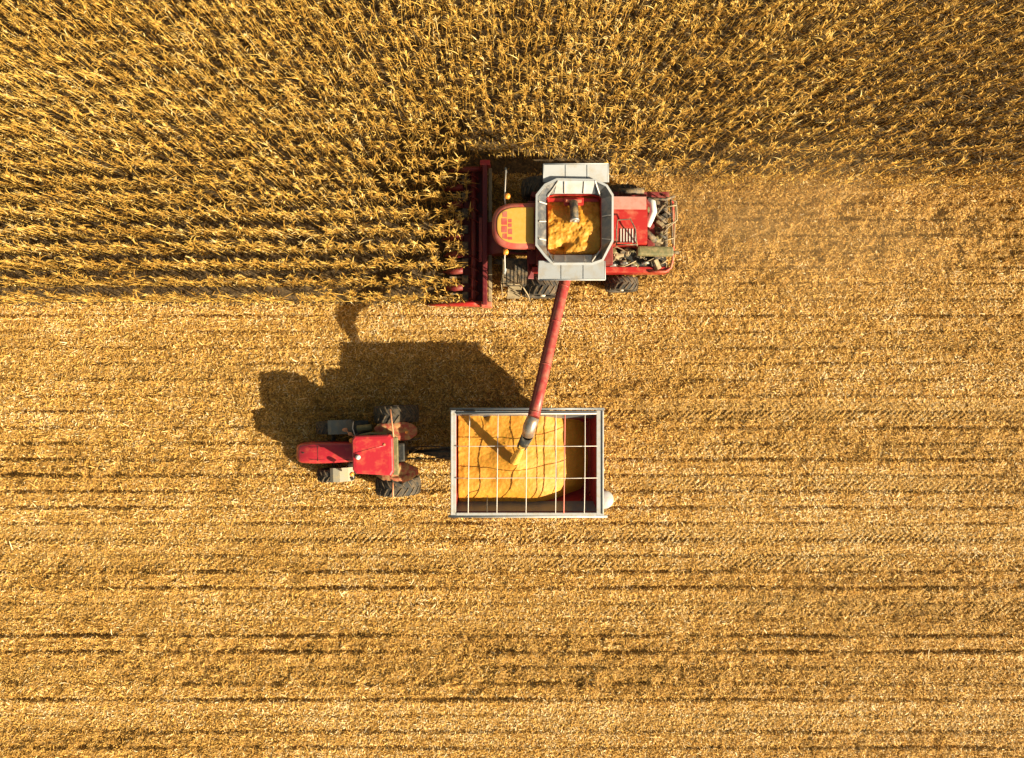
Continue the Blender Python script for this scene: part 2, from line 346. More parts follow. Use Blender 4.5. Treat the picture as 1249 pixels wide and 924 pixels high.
# shredded straw covering the cut field
def residue(n, x0, x1, y0, y1, L0, L1, W0, W1, tilt, keep=None):
    x = rng.uniform(x0, x1, n); y = rng.uniform(y0, y1, n)
    if keep is not None:
        k = keep(x, y); x, y = x[k], y[k]; n = len(x)
    L = rng.uniform(L0, L1, n)*rng.uniform(0.5, 1.0, n); W = rng.uniform(W0, W1, n)
    yaw = rng.uniform(0, 2*np.pi, n); pitch = rng.normal(0, tilt, n); roll = rng.normal(0, 0.45, n)
    bend = rng.normal(0, 0.28, n)*L
    d = np.stack([np.cos(yaw)*np.cos(pitch), np.sin(yaw)*np.cos(pitch), np.sin(pitch)], -1)
    s = np.stack([-np.sin(yaw)*np.cos(roll), np.cos(yaw)*np.cos(roll), np.sin(roll)], -1)
    nn = np.cross(d, s)
    tm = track_mask(x, y); L = L*(1-0.45*tm); pitch = pitch*(1-0.6*tm); bend = bend*(1-0.5*tm)
    d = np.stack([np.cos(yaw)*np.cos(pitch), np.sin(yaw)*np.cos(pitch), np.sin(pitch)], -1); nn = np.cross(d, s)
    z = height(x, y) + rng.uniform(0.01, 0.05, n) + np.abs(np.sin(pitch))*L*0.42
    c = np.stack([x, y, z], -1)
    V = np.empty((n, 6, 3))
    for j, (t, b_, wf) in enumerate([(-0.5, -0.5, 0.7), (0.0, 0.5, 1.0), (0.5, -0.5, 0.45)]):
        p = c + d*(t*L)[:, None] + nn*(b_*bend)[:, None]
        V[:, j*2] = p - s*(W*wf/2)[:, None]; V[:, j*2+1] = p + s*(W*wf/2)[:, None]
    base = (np.arange(n)*6)[:, None]
    Q = np.concatenate([base + np.array([0, 2, 3, 1]), base + np.array([2, 4, 5, 3])], 1).reshape(-1, 4)
    tone = np.clip(-0.14*np.clip(1.2*vnoise(x*0.04, y*0.62, 44), -0.6, 0.6)*2 + (rng.beta(1.5, 1.5, n)*0.95 + 0.04)*np.where(standing(x, y+0.4) & standing(x, y-0.4), 0.3, 1.0) + 0.34*vnoise(x*1.6, y*2.2, 55) + 0.12*vnoise(x*0.12, y*0.6, 80) + (rng.random(n) > 0.955)*0.45, 0, 1)  # litter under standing corn is darkened, shade put into its tone
    return V.reshape(-1, 3), Q, np.repeat(tone, 2)
def join(parts):
    V, Q, T, o = [], [], [], 0
    for v, q_, t in parts: V.append(v); Q.append(q_ + o); T.append(t); o += len(v)
    return np.concatenate(V), np.concatenate(Q), np.concatenate(T)
cut = lambda x, y: ~standing(x, y-0.2)
res = join([residue(650000, -32, 32, -22.5, 10.9, 0.09, 0.27, 0.016, 0.046, 0.35, cut),
            residue(26000, -29, 29, -21, 10.9, 0.25, 0.55, 0.02, 0.05, 0.25, cut),
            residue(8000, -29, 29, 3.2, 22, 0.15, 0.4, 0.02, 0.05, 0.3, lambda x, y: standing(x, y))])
o = add_mesh('crop_residue', *res[:2], 'residue', res[2])
tag(o, 'shredded golden corn straw and husks littering the cut field', 'crop residue', kind='stuff')

# stubble: cut stalk stumps in rows
def stumps():
    X, Y = [], []
    for k in range(-34, 9):
        y = ROW0 + k*ROWD
        xs = np.arange(-29, 29, 0.19); xs = xs + rng.uniform(-0.06, 0.06, len(xs))
        ys = y + rng.normal(0, 0.03, len(xs)); m = ~standing(xs, ys)
        if k >= 0: m &= xs > 1
        s = row_strength(k); m &= rng.random(len(xs)) < 0.35 + 0.6*s
        X.append(xs[m]); Y.append(ys[m])
    x = np.concatenate(X); y = np.concatenate(Y); n = len(x)
    for (yc, w, x0, x1, dp, cs) in TRACKS:
        kk = ~((np.abs(y-yc) < w*0.5) & (x > x0) & (rng.random(n) < 0.85)); x, y = x[kk], y[kk]; n = len(x)
    h = rng.uniform(0.08, 0.26, n); r = 0.014; z = height(x, y); tx = rng.normal(0, 0.25, n)*h; ty = rng.normal(0, 0.2, n)*h
    V = np.empty((n, 8, 3))
    for j in range(4):
        a = j*math.pi/2
        V[:, j] = np.stack([x+r*math.cos(a), y+r*math.sin(a), z-0.03], -1)
        V[:, 4+j] = np.stack([x+tx+r*math.cos(a), y+ty+r*math.sin(a), z+h], -1)
    F = np.array([[0, 1, 5, 4], [1, 2, 6, 5], [2, 3, 7, 6], [3, 0, 4, 7], [4, 5, 6, 7]])
    Q = ((np.arange(n)*8)[:, None, None] + F).reshape(-1, 4)
    return V.reshape(-1, 3), Q, np.repeat(rng.uniform(0.3, 1.0, n), 5)
v, q_, t_ = stumps(); o = add_mesh('stubble', v, q_, 'residue', t_)
tag(o, 'short cut corn stumps standing in rows across the field', 'stubble', kind='stuff')

# standing corn -------------------------------------------------------------
def strip(pts, sides, tone):
    """pts (m,3), sides (m,3) half-width vectors"""
    m = len(pts); V = np.empty((2*m, 3)); V[0::2] = pts - sides; V[1::2] = pts + sides
    Q = np.array([[2*i, 2*i+2, 2*i+3, 2*i+1] for i in range(m-1)])
    return V, Q, np.full(m-1, tone)
def corn_template(seed):
    r = np.random.default_rng(seed); parts = []
    H = 2.15
    for a in (0, math.pi/2*0.95):      # stalk: crossed tapered blades closed as a 4-sided tube
        pass
    n = 5; zs = np.linspace(0, H, n); cx = 0.05*np.sin(zs*1.3 + r.uniform(0, 6)); cy = 0.05*np.sin(zs*1.1 + r.uniform(0, 6))
    V = []; 
    for i, z in enumerate(zs):
        rr = 0.021*(1-0.45*i/(n-1))
        for j in range(4): V.append((cx[i]+rr*math.cos(j*math.pi/2), cy[i]+rr*math.sin(j*math.pi/2), z))
    Q = [[i*4+j, i*4+(j+1) % 4, (i+1)*4+(j+1) % 4, (i+1)*4+j] for i in range(n-1) for j in range(4)]
    parts.append((np.array(V), np.array(Q), np.full(len(Q), 0.8)))
    az0 = r.uniform(0, 2*math.pi); nl = 14
    for i in range(nl):
        z0 = 0.5 + (H-0.55)*(i/(nl-1))**0.75
        az = az0 + (i % 2)*math.pi + r.normal(0, 0.5); kind = r.random(); w = r.uniform(0.015, 0.028); seg = 5
        if i >= 7 and kind < 0.6: L, el, drop, pw = r.uniform(0.28, 0.5), r.uniform(1.15, 1.5), r.uniform(0.3, 1.5), 1.3       # upright tops
        elif kind < 0.93 or i < 5: L, el, drop, pw = r.uniform(0.3, 0.55), r.uniform(0.8, 1.3), r.uniform(3.0, 3.5), 0.5          # hanging straight down
        else: L, el, drop, pw = r.uniform(0.55, 0.9), r.uniform(0.5, 1.0), r.uniform(1.2, 2.4), 1.0                               # arching over the gap
        p = np.array([np.interp(z0, zs, cx), np.interp(z0, zs, cy), z0]); P = [p.copy()]; S = []
        tw = r.uniform(-0.9, 0.9); azd = r.normal(0, 0.5)
        for j in range(seg+1):
            t = j/seg; e = el - drop*t**pw*0.75; a = az + azd*t
            d = np.array([math.cos(a)*math.cos(e), math.sin(a)*math.cos(e), math.sin(e)])
            sd_ = np.array([-math.sin(a), math.cos(a), 0]); nn = np.cross(d, sd_); ww = w*(math.sin(math.pi*min(1, 0.25+0.75*t))**0.6 if t < 1 else 0.08)
            an = tw*t; S.append((sd_*math.cos(an) + nn*math.sin(an))*ww)
            if j < seg: p = p + d*L/seg; P.append(p.copy())
        parts.append(strip(np.array(P), np.array(S), float(np.clip(r.normal(0.58, 0.22) - 0.55*np.clip((1.7-z0)/0.6, 0, 1), 0.0, 1))))  # lower leaves darker: aged, with shade of the row gaps in their tone
    # tassel
    top = np.array([cx[-1], cy[-1], H])
    for i in range(7):
        az = r.uniform(0, 2*math.pi); e = r.uniform(0.8, 1.5); L = r.uniform(0.22, 0.36); P = [top.copy()]; p = top.copy()
        for j in range(3):
            d = np.array([math.cos(az)*math.cos(e), math.sin(az)*math.cos(e), math.sin(e)]); p = p + d*L/3; P.append(p.copy()); e -= 0.35
        sv = np.array([-math.sin(az), math.cos(az), 0])*0.011
        parts.append(strip(np.array(P), np.array([sv, sv, sv, sv*0.5]), 0.75))
    # husked ear hanging from the stalk
    az = r.uniform(0, 2*math.pi); z0 = r.uniform(0.95, 1.25); d = np.array([math.cos(az), math.sin(az), -0.4 if r.random() > .5 else 0.8]); d /= np.linalg.norm(d)
    b0 = np.array([0.0, 0, z0]); sd_ = np.array([-math.sin(az), math.cos(az), 0]); n2 = np.cross(d, sd_); V = []
    for t, rr in [(0, 0.015), (0.25, 0.033), (0.7, 0.028), (1, 0.006)]:
        for j in range(4):
            an = j*math.pi/2; V.append(b0 + d*(0.03+0.27*t) + (sd_*math.cos(an)+n2*math.sin(an))*rr)
    Q = [[i*4+j, i*4+(j+1) % 4, (i+1)*4+(j+1) % 4, (i+1)*4+j] for i in range(3) for j in range(4)]
    parts.append((np.array(V), np.array(Q), np.full(len(Q), 0.93)))
    return join(parts)
TEMPL = [corn_template(100+i) for i in range(10)]

def plant_positions():
    X, Y, LX, LY, SC = [], [], [], [], []
    rows = [(ROW0 + k*ROWD, -60) for k in range(0, 26)]
    for k in range(0, 29):
        y = ROW0 + k*ROWD
        xs = np.arange(-35, 35, 0.165); xs = xs + rng.uniform(-0.06, 0.06, len(xs)); ys = y + rng.normal(0, 0.035, len(xs)) + 0.04*vnoise(xs*0.15, xs*0+k)
        if y < CUT_Y: m = xs < -1.95 - 0.75*rng.random(len(xs))
        else: m = (xs < -2.3) | (xs > 4.2) if y < 10.2 else np.ones(len(xs), bool)
        m &= rng.random(len(xs)) > 0.05
        X.append(xs[m]); Y.append(ys[m])
    # a ragged, leaning edge row far to the right
    xs = np.arange(9, 35, 0.2); X.append(xs); Y.append(9.42 - 0.012*(xs-9) + rng.normal(0, 0.08, len(xs)))
    return np.concatenate(X), np.concatenate(Y)
px_, py_ = plant_positions(); n = len(px_)
which = rng.integers(0, len(TEMPL), n)
yaw = rng.uniform(0, 2*np.pi, n); sc = rng.uniform(0.88, 1.12, n)
right = np.clip((px_-2)/20, 0, 1)
lx = rng.normal(0, 0.07, n) + right*0.22 + 0.1*vnoise(px_*0.3, py_*0.3, 200); ly = rng.normal(0, 0.045, n) + (rng.random(n) > 0.93)*rng.normal(0, 0.25, n) - right*0.12*rng.random(n)
gz = height(px_, py_); pt = 0.16*vnoise(px_*0.22, py_*0.3, 300) + rng.normal(0, 0.10, n) - 0.05 - 0.12*right  # corn darkens to the right, its duller sheen put into the tone
parts = []
for w in range(len(TEMPL)):
    m = which == w; V, Q, T = TEMPL[w]; k = m.sum()
    c, s_ = np.cos(yaw[m])[:, None], np.sin(yaw[m])[:, None]
    x = V[None, :, 0]; y = V[None, :, 1]; z = V[None, :, 2]*np.ones((k, 1))
    sx = sc[m][:, None]
    xx = (x*c - y*s_)*sx + lx[m][:, None]*z*(z/2.2)**0.3 + px_[m][:, None]
    yy = (x*s_ + y*c)*sx*0.55 + ly[m][:, None]*z*(z/2.2)**0.3 + py_[m][:, None]
    zz = z*sx*(1-0.1*right[m][:, None]) + gz[m][:, None]
    VV = np.stack([xx, yy, np.maximum(zz, 0.03)], -1).reshape(-1, 3)
    QQ = ((np.arange(k)*len(V))[:, None, None] + Q[None]).reshape(-1, 4)
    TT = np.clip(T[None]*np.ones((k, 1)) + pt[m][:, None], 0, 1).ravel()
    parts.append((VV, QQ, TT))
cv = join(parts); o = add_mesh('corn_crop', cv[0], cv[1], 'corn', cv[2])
tag(o, 'standing rows of dry golden corn along the top of the field', 'corn crop', kind='stuff')

exec_after = None
# ================================================================= COMBINE HARVESTER
CO = Vector((2.6, 6.65, 0))
combine = thing('combine_harvester', CO, 'red combine harvester with open pale grain tank cutting the standing corn', 'combine harvester')
def c(px, py, h): return at(px, py, h) - CO
def cxy(px, py, h): p = c(px, py, h); return (p.x, p.y)

# chassis and separator body
b = MB(); b.bb(-1.9, 3.9, -1.45, 1.45, 0.9, 2.35, 0.06); b.bb(-1.5, 1.9, -1.55, 1.55, 2.34, 3.0, 0.05)
b.bb(3.4, 4.3, -1.2, 1.2, 1.0, 2.2, 0.1)
b.build('body', 'dull_red', combine)
for sy in (-1, 1):
    s = MB(); x0, x1 = -1.75, 4.55
    s.box(((x0+x1)/2, sy*1.72, 1.85), (x1-x0, 0.10, 1.05), 0.05); s.box(((x0+x1)/2, sy*1.70, 2.42), (x1-x0-0.1, 0.26, 0.10), 0.04)
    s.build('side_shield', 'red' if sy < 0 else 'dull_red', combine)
r = MB(); r.tube([(3.6, -1.78, 2.5), (4.35, -1.78, 2.5), (4.58, -1.62, 2.5), (4.66, -1.3, 2.5), (4.72, 0, 2.5), (4.66, 1.3, 2.5), (4.55, 1.55, 2.5), (4.2, 1.68, 2.5)], 0.06, 8)
r.build('rear_bumper_rail', 'dusty_red', combine)

# feeder house
f = MB(); f.loft([[(-3.9, -0.75, 0.35), (-3.9, 0.75, 0.35), (-3.9, 0.75, 1.0), (-3.9, -0.75, 1.0)], [(-1.8, -0.75, 1.3), (-1.8, 0.75, 1.3), (-1.8, 0.75, 2.1), (-1.8, -0.75, 2.1)]])
f.build('feeder_house', 'dull_red', combine)

# corn header -------------------------------------------------
h = MB(); ytop, ybot = 3.48, -3.18
h.bb(-3.95, -3.85, ybot, ytop, 0.25, 1.15, 0.02)                    # back sheet
h.bb(-3.98, -3.76, ybot+0.02, ytop-0.02, 1.12, 1.30, 0.04)            # top beam
h.bb(-4.95, -3.96, ybot, ytop, 0.28, 0.36, 0.02)                    # trough floor
header = h.build('corn_header', 'maroon', combine)
h = MB(); h.bb(-3.72, -3.55, ybot+0.1, ytop-0.1, 0.75, 0.87, 0.03); h.build('frame_tube', 'tan', header)
h = MB(); h.bb(-4.15, -3.985, -1.15, 0.95, 1.16, 1.26, 0.03); h.build('centre_shield', 'dull_red', header)
a = MB(); a.tube([(-4.42, ybot+0.1, 0.68), (-4.42, ytop-0.1, 0.68)], 0.13, 12)
for sgn, y0, y1 in ((1, ybot+0.1, -0.5), (-1, ytop-0.1, 0.8)):
    N = 60; prev = None
    for i in range(N):
        t0, t1 = i/N, (i+1)/N
        for (ta, tb) in ((t0, t1),):
            pa = []
            for t in (ta, tb):
                an = sgn*t*2*math.pi*5; yy = y0 + (y1-y0)*t
                pa.append(((-4.42+0.12*math.cos(an), yy, 0.68+0.12*math.sin(an)), (-4.42+0.27*math.cos(an), yy, 0.68+0.27*math.sin(an))))
            a.sheet([pa[0][0], pa[0][1], pa[1][1], pa[1][0]], 0.015)
a.build('auger', 'dull_red', header)
NS = 8; pitch = 0.80; yb = -3.18 + 0.12
for k in range(NS+1):
    y = yb + k*pitch + 0.0; end = k in (0, NS); w = 0.17 if not end else 0.13
    tip = -6.75 if k == 0 else (-6.0 + (0.05 if k % 2 else 0))
    prof = [(-4.95, w, 0.82), (-5.35, w*1.0, 0.72), (-5.75, w*0.7, 0.52), (tip+0.25, w*0.35, 0.30), (tip, 0.02, 0.18)]
    if end: prof = [(-3.8, w, 1.05), (-4.95, w, 0.95), (-5.6, w*0.8, 0.72), (tip+0.5, w*0.5, 0.42), (tip, 0.02, 0.2)]
    s = MB(); rings = []
    for (x, ww, zz) in prof:
        rings.append([(x, y + ww*math.cos(t), max(0.12, zz-0.34) + (zz - max(0.12, zz-0.34))*max(0, math.sin(t))**0.7 if math.sin(t) > 0 else max(0.10, zz-0.36)) for t in [2*math.pi*j/12 for j in range(12)]])
    s.loft(rings, smooth=True)
    o = s.build('end_divider' if end else 'row_divider', 'red' if k == 0 else 'dull_red', header)
for k in range(NS):
    y = yb + (k+0.5)*pitch
    s = MB(); 
    for sy in (-1, 1): s.bb(-5.6, -4.9, y+sy*0.10-0.045, y+sy*0.10+0.045, 0.42, 0.50, 0.01)
    s.bb(-5.0, -4.7, y-0.2, y+0.2, 0.40, 0.56, 0.03)
    s.build('gathering_unit', 'dark', header)
e = MB(); e.bb(-4.1, -3.62, ytop-0.1, ytop+0.16, 0.4, 1.32, 0.05); e.build('end_gearbox', 'red', header)
e = MB(); e.bb(-4.05, -3.55, ybot-0.06, ybot+0.18, 0.4, 1.2, 0.05); e.build('end_gearbox', 'dusty_red', header)
# hydraulic hoses behind header
hs = MB()
for i in range(4): hs.tube([(-3.5, -0.9-0.08*i, 0.9), (-3.2, -1.1-0.06*i, 1.3+0.04*i), (-2.7, -1.2, 1.5), (-2.2, -1.2, 1.6)], 0.022, 6)
hs.build('hydraulic_hoses', 'black', combine)

# cab --------------------------------------------------------
cc = c(626, 275, 3.7); 
def dshape(cx, cy, x0, x1, hw, inset=0.0, n=30):
    """outline rounded towards -x"""
    pts = []
    for i in range(n+1):
        t = math.pi/2 + math.pi*i/n
        ex = 2/2.7
        u = math.cos(t); v = math.sin(t)
        pts.append((x0+inset + ((x1-x0)*0.62-inset)*(1 + math.copysign(abs(u)**ex, u)), cy + math.copysign(abs(v)**ex, v)*(hw-inset)))
    pts.append((x1-inset, cy-hw+inset)); pts.append((x1-inset, cy+hw-inset))
    return pts
x0 = c(600, 275, 3.75).x; x1 = c(653, 275, 3.75).x; hw = 1.0; cy = cc.y
g = MB(); g.prism(dshape(0, cy, x0+0.28, x1-0.02, hw-0.16), 1.75, 3.45); cab = g.build('cab', 'glass', combine)
g = MB()
for (qx, qy) in ((x0+0.55, hw-0.2), (x0+0.55, -hw+0.2), (x1-0.1, hw-0.17), (x1-0.1, -hw+0.17)): g.tube([(qx, cy+qy, 1.75), (qx, cy+qy, 3.5)], 0.05, 8)
g.prism(dshape(0, cy, x0+0.24, x1-0.02, hw-0.12), 1.55, 1.78, 0.02)
g.build('cab_frame', 'dull_red', cab)
g = MB(); rings = []
for ins, z in ((0.10, 3.44), (0.0, 3.50), (0.0, 3.62), (0.05, 3.70), (0.16, 3.75), (0.32, 3.775)): rings.append([(p[0], p[1], z) for p in dshape(0, cy, x0, x1, hw, ins)])
g.loft(rings, smooth=True); roof = g.build('cab_roof', 'roof_red', combine)
g = MB(); rings = []
for ins, z in ((0.21, 3.74), (0.23, 3.792), (0.27, 3.80)): rings.append([(min(p[0], x1-0.01), p[1], z) for p in dshape(0, cy, x0, x1+0.15, hw, ins)])
g.loft(rings); g.build('roof_panel', 'roof_dust', roof)
for (u0, u1, v0, v1) in ((0.44, 0.64, 0.10, 0.27), (0.39, 0.64, 0.30, 0.49), (0.39, 0.64, 0.52, 0.71), (0.44, 0.64, 0.74, 0.90), (0.68, 0.84, 0.32, 0.42), (0.68, 0.84, 0.45, 0.56), (0.68, 0.86, 0.60, 0.76), (0.66, 0.86, 0.84, 0.92)):
    X0, X1 = x0 + 0.02 + u0*1.0, x0 + 0.02 + u1*1.0; Y0, Y1 = cy+0.75-v0*1.5, cy+0.75-v1*1.5
    ch = 0.13 if u0 == 0.44  else 0.02
    poly = [(X0+ (ch if v0 < 0.2 else 0.02), Y0), (X1, Y0), (X1, Y1), (X0+(ch if v1 > 0.85 else 0.02), Y1), (X0, Y1+0.04), (X0, Y0-0.04)]
    g = MB(); g.prism(poly, 3.797, 3.806); g.build('roof_window', 'roof_red', roof)
# lamps and mirrors beside the cab
for sy, p1 in ((1, c(617, 207, 3.2)), (-1, c(616, 330, 3.2))):
    m_ = MB(); m_.tube([(x0+0.6, cy+sy*0.85, 3.35), (x0+0.55, cy+sy*1.3, 3.35), (p1.x, p1.y, 3.2)], 0.028, 8)
    o = m_.build('mirror_arm', 'bar', combine)
    m_ = MB(); m_.box((p1.x, p1.y, 3.0), (0.10, 0.26, 0.42), 0.04, rot=(0, 0, 0.3*sy)); m_.build('mirror', 'black' if sy > 0 else 'galv', o)
for q_ in (c(619, 239, 3.4), c(617, 307, 3.4)):
    m_ = MB(); m_.lathe([(0.06, -0.12), (0.12, -0.1), (0.13, 0.06), (0.05, 0.12)], (q_.x, q_.y, q_.z), 'X', 14); m_.build('work_lamp', 'amber', combine)

# side platform, steps, railings (on the near side)
p = MB(); p.bb(-3.05, -1.3, -2.35, -1.05, 1.62, 1.68, 0.01)
for i in range(10): p.bb(-3.0+i*0.17, -2.96+i*0.17, -2.32, -1.1, 1.68, 1.71, 0)
plat = p.build('platform', 'dark', combine)
p = MB()
for zz in (2.15, 2.65): p.tube([(-3.0, -1.25, zz), (-3.0, -2.3, zz), (-2.2, -2.34, zz)], 0.025, 8)
for (qx, qy) in ((-3.0, -1.25), (-3.0, -2.3), (-2.2, -2.34)): p.tube([(qx, qy, 1.68), (qx, qy, 2.67)], 0.025, 8)
p.tube([(-2.35, -1.75, 2.7), (-2.25, -2.3, 2.72), (-1.85, -2.85, 2.2), (-1.75, -3.0, 1.2)], 0.028, 8)
p.tube([(-3.0, -1.9, 2.65), (-3.1, -2.2, 2.0), (-3.05, -2.75, 1.0)], 0.025, 8)
p.build('handrail', 'tan', plat)
p = MB()
for sx in (-2.75, -2.15): p.tube([(sx, -2.35, 1.65), (sx-0.1, -2.75, 0.35)], 0.03, 8)
for i in range(4): t = i/4+0.1; p.box((-2.45-0.1*t, -2.35-0.4*t, 1.65-1.3*t), (0.6, 0.2, 0.03), 0.005)
p.build('ladder', 'tan', plat)

# wheels
front_r, rear_r = 1.0, 0.78
for sy in (-1, 1):
    tyre_parts(combine, (-1.15, sy*2.35, front_r), front_r, 0.80, 0.50, sy, 22)
    tyre_parts(combine, (2.62, sy*2.15, rear_r), rear_r, 0.62, 0.36, sy, 18)
g = MB(); g.tube([(-1.15, -2.2, 1.0), (-1.15, 2.2, 1.0)], 0.2, 12); g.build('axle', 'dark', combine)
g = MB(); g.tube([(2.62, -2.0, 0.78), (2.62, 2.0, 0.78)], 0.14, 12); g.build('axle', 'dark', combine)
g = MB(); g.box((-1.75, -1.75, 2.3), (0.30, 0.7, 0.05), 0.02, rot=(0, 0.5, 0)); g.build('mudguard', 'maroon', combine)

# grain tank --------------------------------------------------
def octa(pl, z): 
    return [(*cxy(px, py, z), z) for (px, py) in pl]
outer = [(653.5, 237), (664, 224), (679, 217), (727, 218), (741, 225), (748.5, 237), (748.5, 294), (736, 318), (722, 323), (674, 323), (664, 313), (653, 299)]
inner = [(666, 242), (668, 238), (676, 236), (722, 236), (731, 238), (733.5, 242), (733.5, 300), (731, 308), (722, 311), (676, 311), (668, 308), (666, 300)]
ZT, ZB = 4.05, 3.62
g = MB()
O = octa(outer, ZT); I = octa(inner, ZB)
cen = Vector(c(700, 272, ZT)); 
Oin = [tuple(Vector(p) + (cen-Vector(p)).normalized()*0.10) for p in O]; Oin = [(p[0], p[1], ZT+0.01) for p in Oin]
Olo = [(p[0], p[1], ZT-0.05) for p in O]; Ilo = [((p[0]), p[1], ZB-0.06) for p in I]
Omid = [(a[0]*0.55+b_[0]*0.45, a[1]*0.55+b_[1]*0.45, ZT-0.42) for a, b_ in zip(O, I)]
g.loft([[(p[0], p[1], ZT-0.10) for p in Oin], Olo, O, Oin, [(p[0], p[1], ZT-0.10) for p in Oin]], caps=False)
tank = g.build('grain_tank', 'white', combine)
g = MB(); Oa = [(p[0], p[1], ZT-0.012) for p in Oin]; Ob = [(p[0], p[1], ZT-0.06) for p in Oin]
g.loft([Ilo, Ob, Oa, I, Ilo], caps=False); g.build('flared_wall', 'flare', tank)
g = MB(); A_, B_, C_, D_ = I[3], I[2], Oin[3], Oin[2]
g.sheet([(I[2][0], I[2][1], ZB+0.02), (I[3][0], I[3][1], ZB+0.02), (Oin[3][0], Oin[3][1], ZT+0.015), (Oin[2][0], Oin[2][1], ZT+0.015)], 0.02); g.build('wall_flap', 'white', tank)
g = MB(); g.sheet([(I[8][0], I[8][1], ZB+0.02), (I[9][0], I[9][1], ZB+0.02), (Oin[9][0], Oin[9][1], ZT+0.015), (Oin[8][0], Oin[8][1], ZT+0.015)], 0.02); g.build('wall_flap', 'white', tank)
# seams and stiffening ribs on the flared walls
g = MB()
def rib(pa, za, pb, zb, w=0.05, t=0.06):
    A = Vector(c(*pa, za)); B = Vector(c(*pb, zb)); d = (B-A); s_ = Vector((-d.y, d.x, 0)).normalized()*w/2; up = Vector((0, 0, t))
    g.loft([[A-s_, A+s_, A+s_+up, A-s_+up], [B-s_, B+s_, B+s_+up, B-s_+up]])
for pa, pb in (((681, 221), (668, 240)), ((726, 221), (732, 239)), ((689, 222), (689, 236)), ((713, 222), (712, 236)), ((675, 319), (668, 306)), ((722, 319), (731, 306)),
               ((689, 318), (689, 312)), ((713, 318), (713, 312)), ((658, 270), (666, 270)), ((658, 291), (666, 293)), ((745, 262), (734, 264)), ((745, 292), (734, 291)), ((658, 246), (667, 249))):
    g = MB(); rib(pa, ZT-0.02, pb, ZB+0.04, 0.045, 0.06); g.build('wall_rib', 'bar', tank)
# inner bin
g = MB(); Ibot = [(p[0]*0.985, p[1]*0.99, 2.5) for p in I]
I2 = [(p[0]+ (cen.x-p[0])*0.02, p[1]+(cen.y-p[1])*0.02, ZB-0.01) for p in I]
I3 = [(p[0], p[1], 2.55) for p in I2]; I4 = [(p[0]+(p[0]-cen.x)*0.02, p[1]+(p[1]-cen.y)*0.02, 2.5) for p in I2]
I5 = [(p[0], p[1], ZB-0.065) for p in I4]
g.loft([I2, I3, I4, I5, I2], caps=False); g.build('inner_bin', 'red', tank)
g = MB()
q0, q1 = c(668, 243, 3.45), c(731, 243, 3.45); g.bb(q0.x, q1.x, q0.y-0.06, q0.y+0.1, 3.2, 3.32, 0.02); g.bb(c(688, 0, 3.4).x, c(712, 0, 3.4).x, q0.y-0.25, q0.y+0.1, 3.3, 3.42, 0.03)
g.build('cross_auger_cover', 'red', tank)
g = MB(); A = c(699.5, 246, 3.55); B = c(701, 269, 3.75); g.tube([A, B], 0.185, 20); g.build('fill_auger_tube', 'dark', tank)
g = MB(); d = (B-A).normalized(); g.tube([B - d*0.06, B + d*0.01], 0.205, 20); g.tube([B, B+d*0.06], [0.11, 0.06], 12); g.build('tube_collar', 'galv', tank)
g = MB(); g.box((A.x, A.y+0.04, A.z-0.02), (0.7, 0.14, 0.16), 0.04); g.build('tube_bracket', 'dusty_red', tank)
# folded-out extension panels
def panel(x0p, x1p, y0p, y1p, z0, z1, nm='tank_panel'):
    """z0 at y0p edge, z1 at y1p edge"""
    g = MB(); P = [c(x0p, y0p, z0), c(x1p, y0p, z0), c(x1p, y1p, z1), c(x0p, y1p, z1)]
    g.sheet(P, 0.035)
    o = g.build(nm, 'white', tank)
    g2 = MB()
    for i in range(3):
        xa = x0p + (x1p-x0p)*(i)/3+0.6; xb = x0p+(x1p-x0p)*(i+1)/3-0.6
        A = c(xa, y0p+(1.2 if y1p > y0p else -1.2), z0+0.03); Bq = c(xb, y0p, z0+0.03); C_ = c(xb, y1p, z1+0.03); D = c(xa, y1p, z1+0.03)
        g2.sheet([A, (Bq.x, A.y, Bq.z), C_, D], 0.022)
    for xx in (x0p, x1p):
        g2.tube([c(xx, y0p, z0+0.02), c(xx, y1p, z1+0.02)], 0.028, 6)
    g2.tube([c(x0p, y0p, z0+0.02), c(x1p, y0p, z0+0.02)], 0.028, 6)
    g2.build('panel_sheet', 'white', o)
    return o
panel(663, 742, 199.5, 222, 3.92, 3.80); panel(657, 738, 341, 318, 3.92, 3.80)
# panel braces
for px in (671, 697, 724):
    for (ya_, za_, yb_, zb_) in ((338, 3.84, 330, 2.9), (204, 3.84, 222, 3.0)):
        g = MB(); g.tube([c(px, ya_, za_), c(px, yb_, zb_)], 0.03, 6); g.build('panel_brace', 'dull_red', tank)
g = MB(); O2 = [(p[0]*0.0+ (p[0]-cen.x)*0.86+cen.x, (p[1]-cen.y)*0.80+cen.y) for p in O]; 
g.loft([[(p[0], p[1], 2.3) for p in O2], [(p[0], p[1], 3.5) for p in O2]]) ; g.bm.faces.ensure_lookup_table()
# hollow it: keep only the walls so that the grain shows
for fc in [f_ for f_ in g.bm.faces if abs(f_.normal.z) > 0.9 and f_.calc_center_median().z > 3]: g.bm.faces.remove(fc)
g.build('tank_base', 'red', tank)

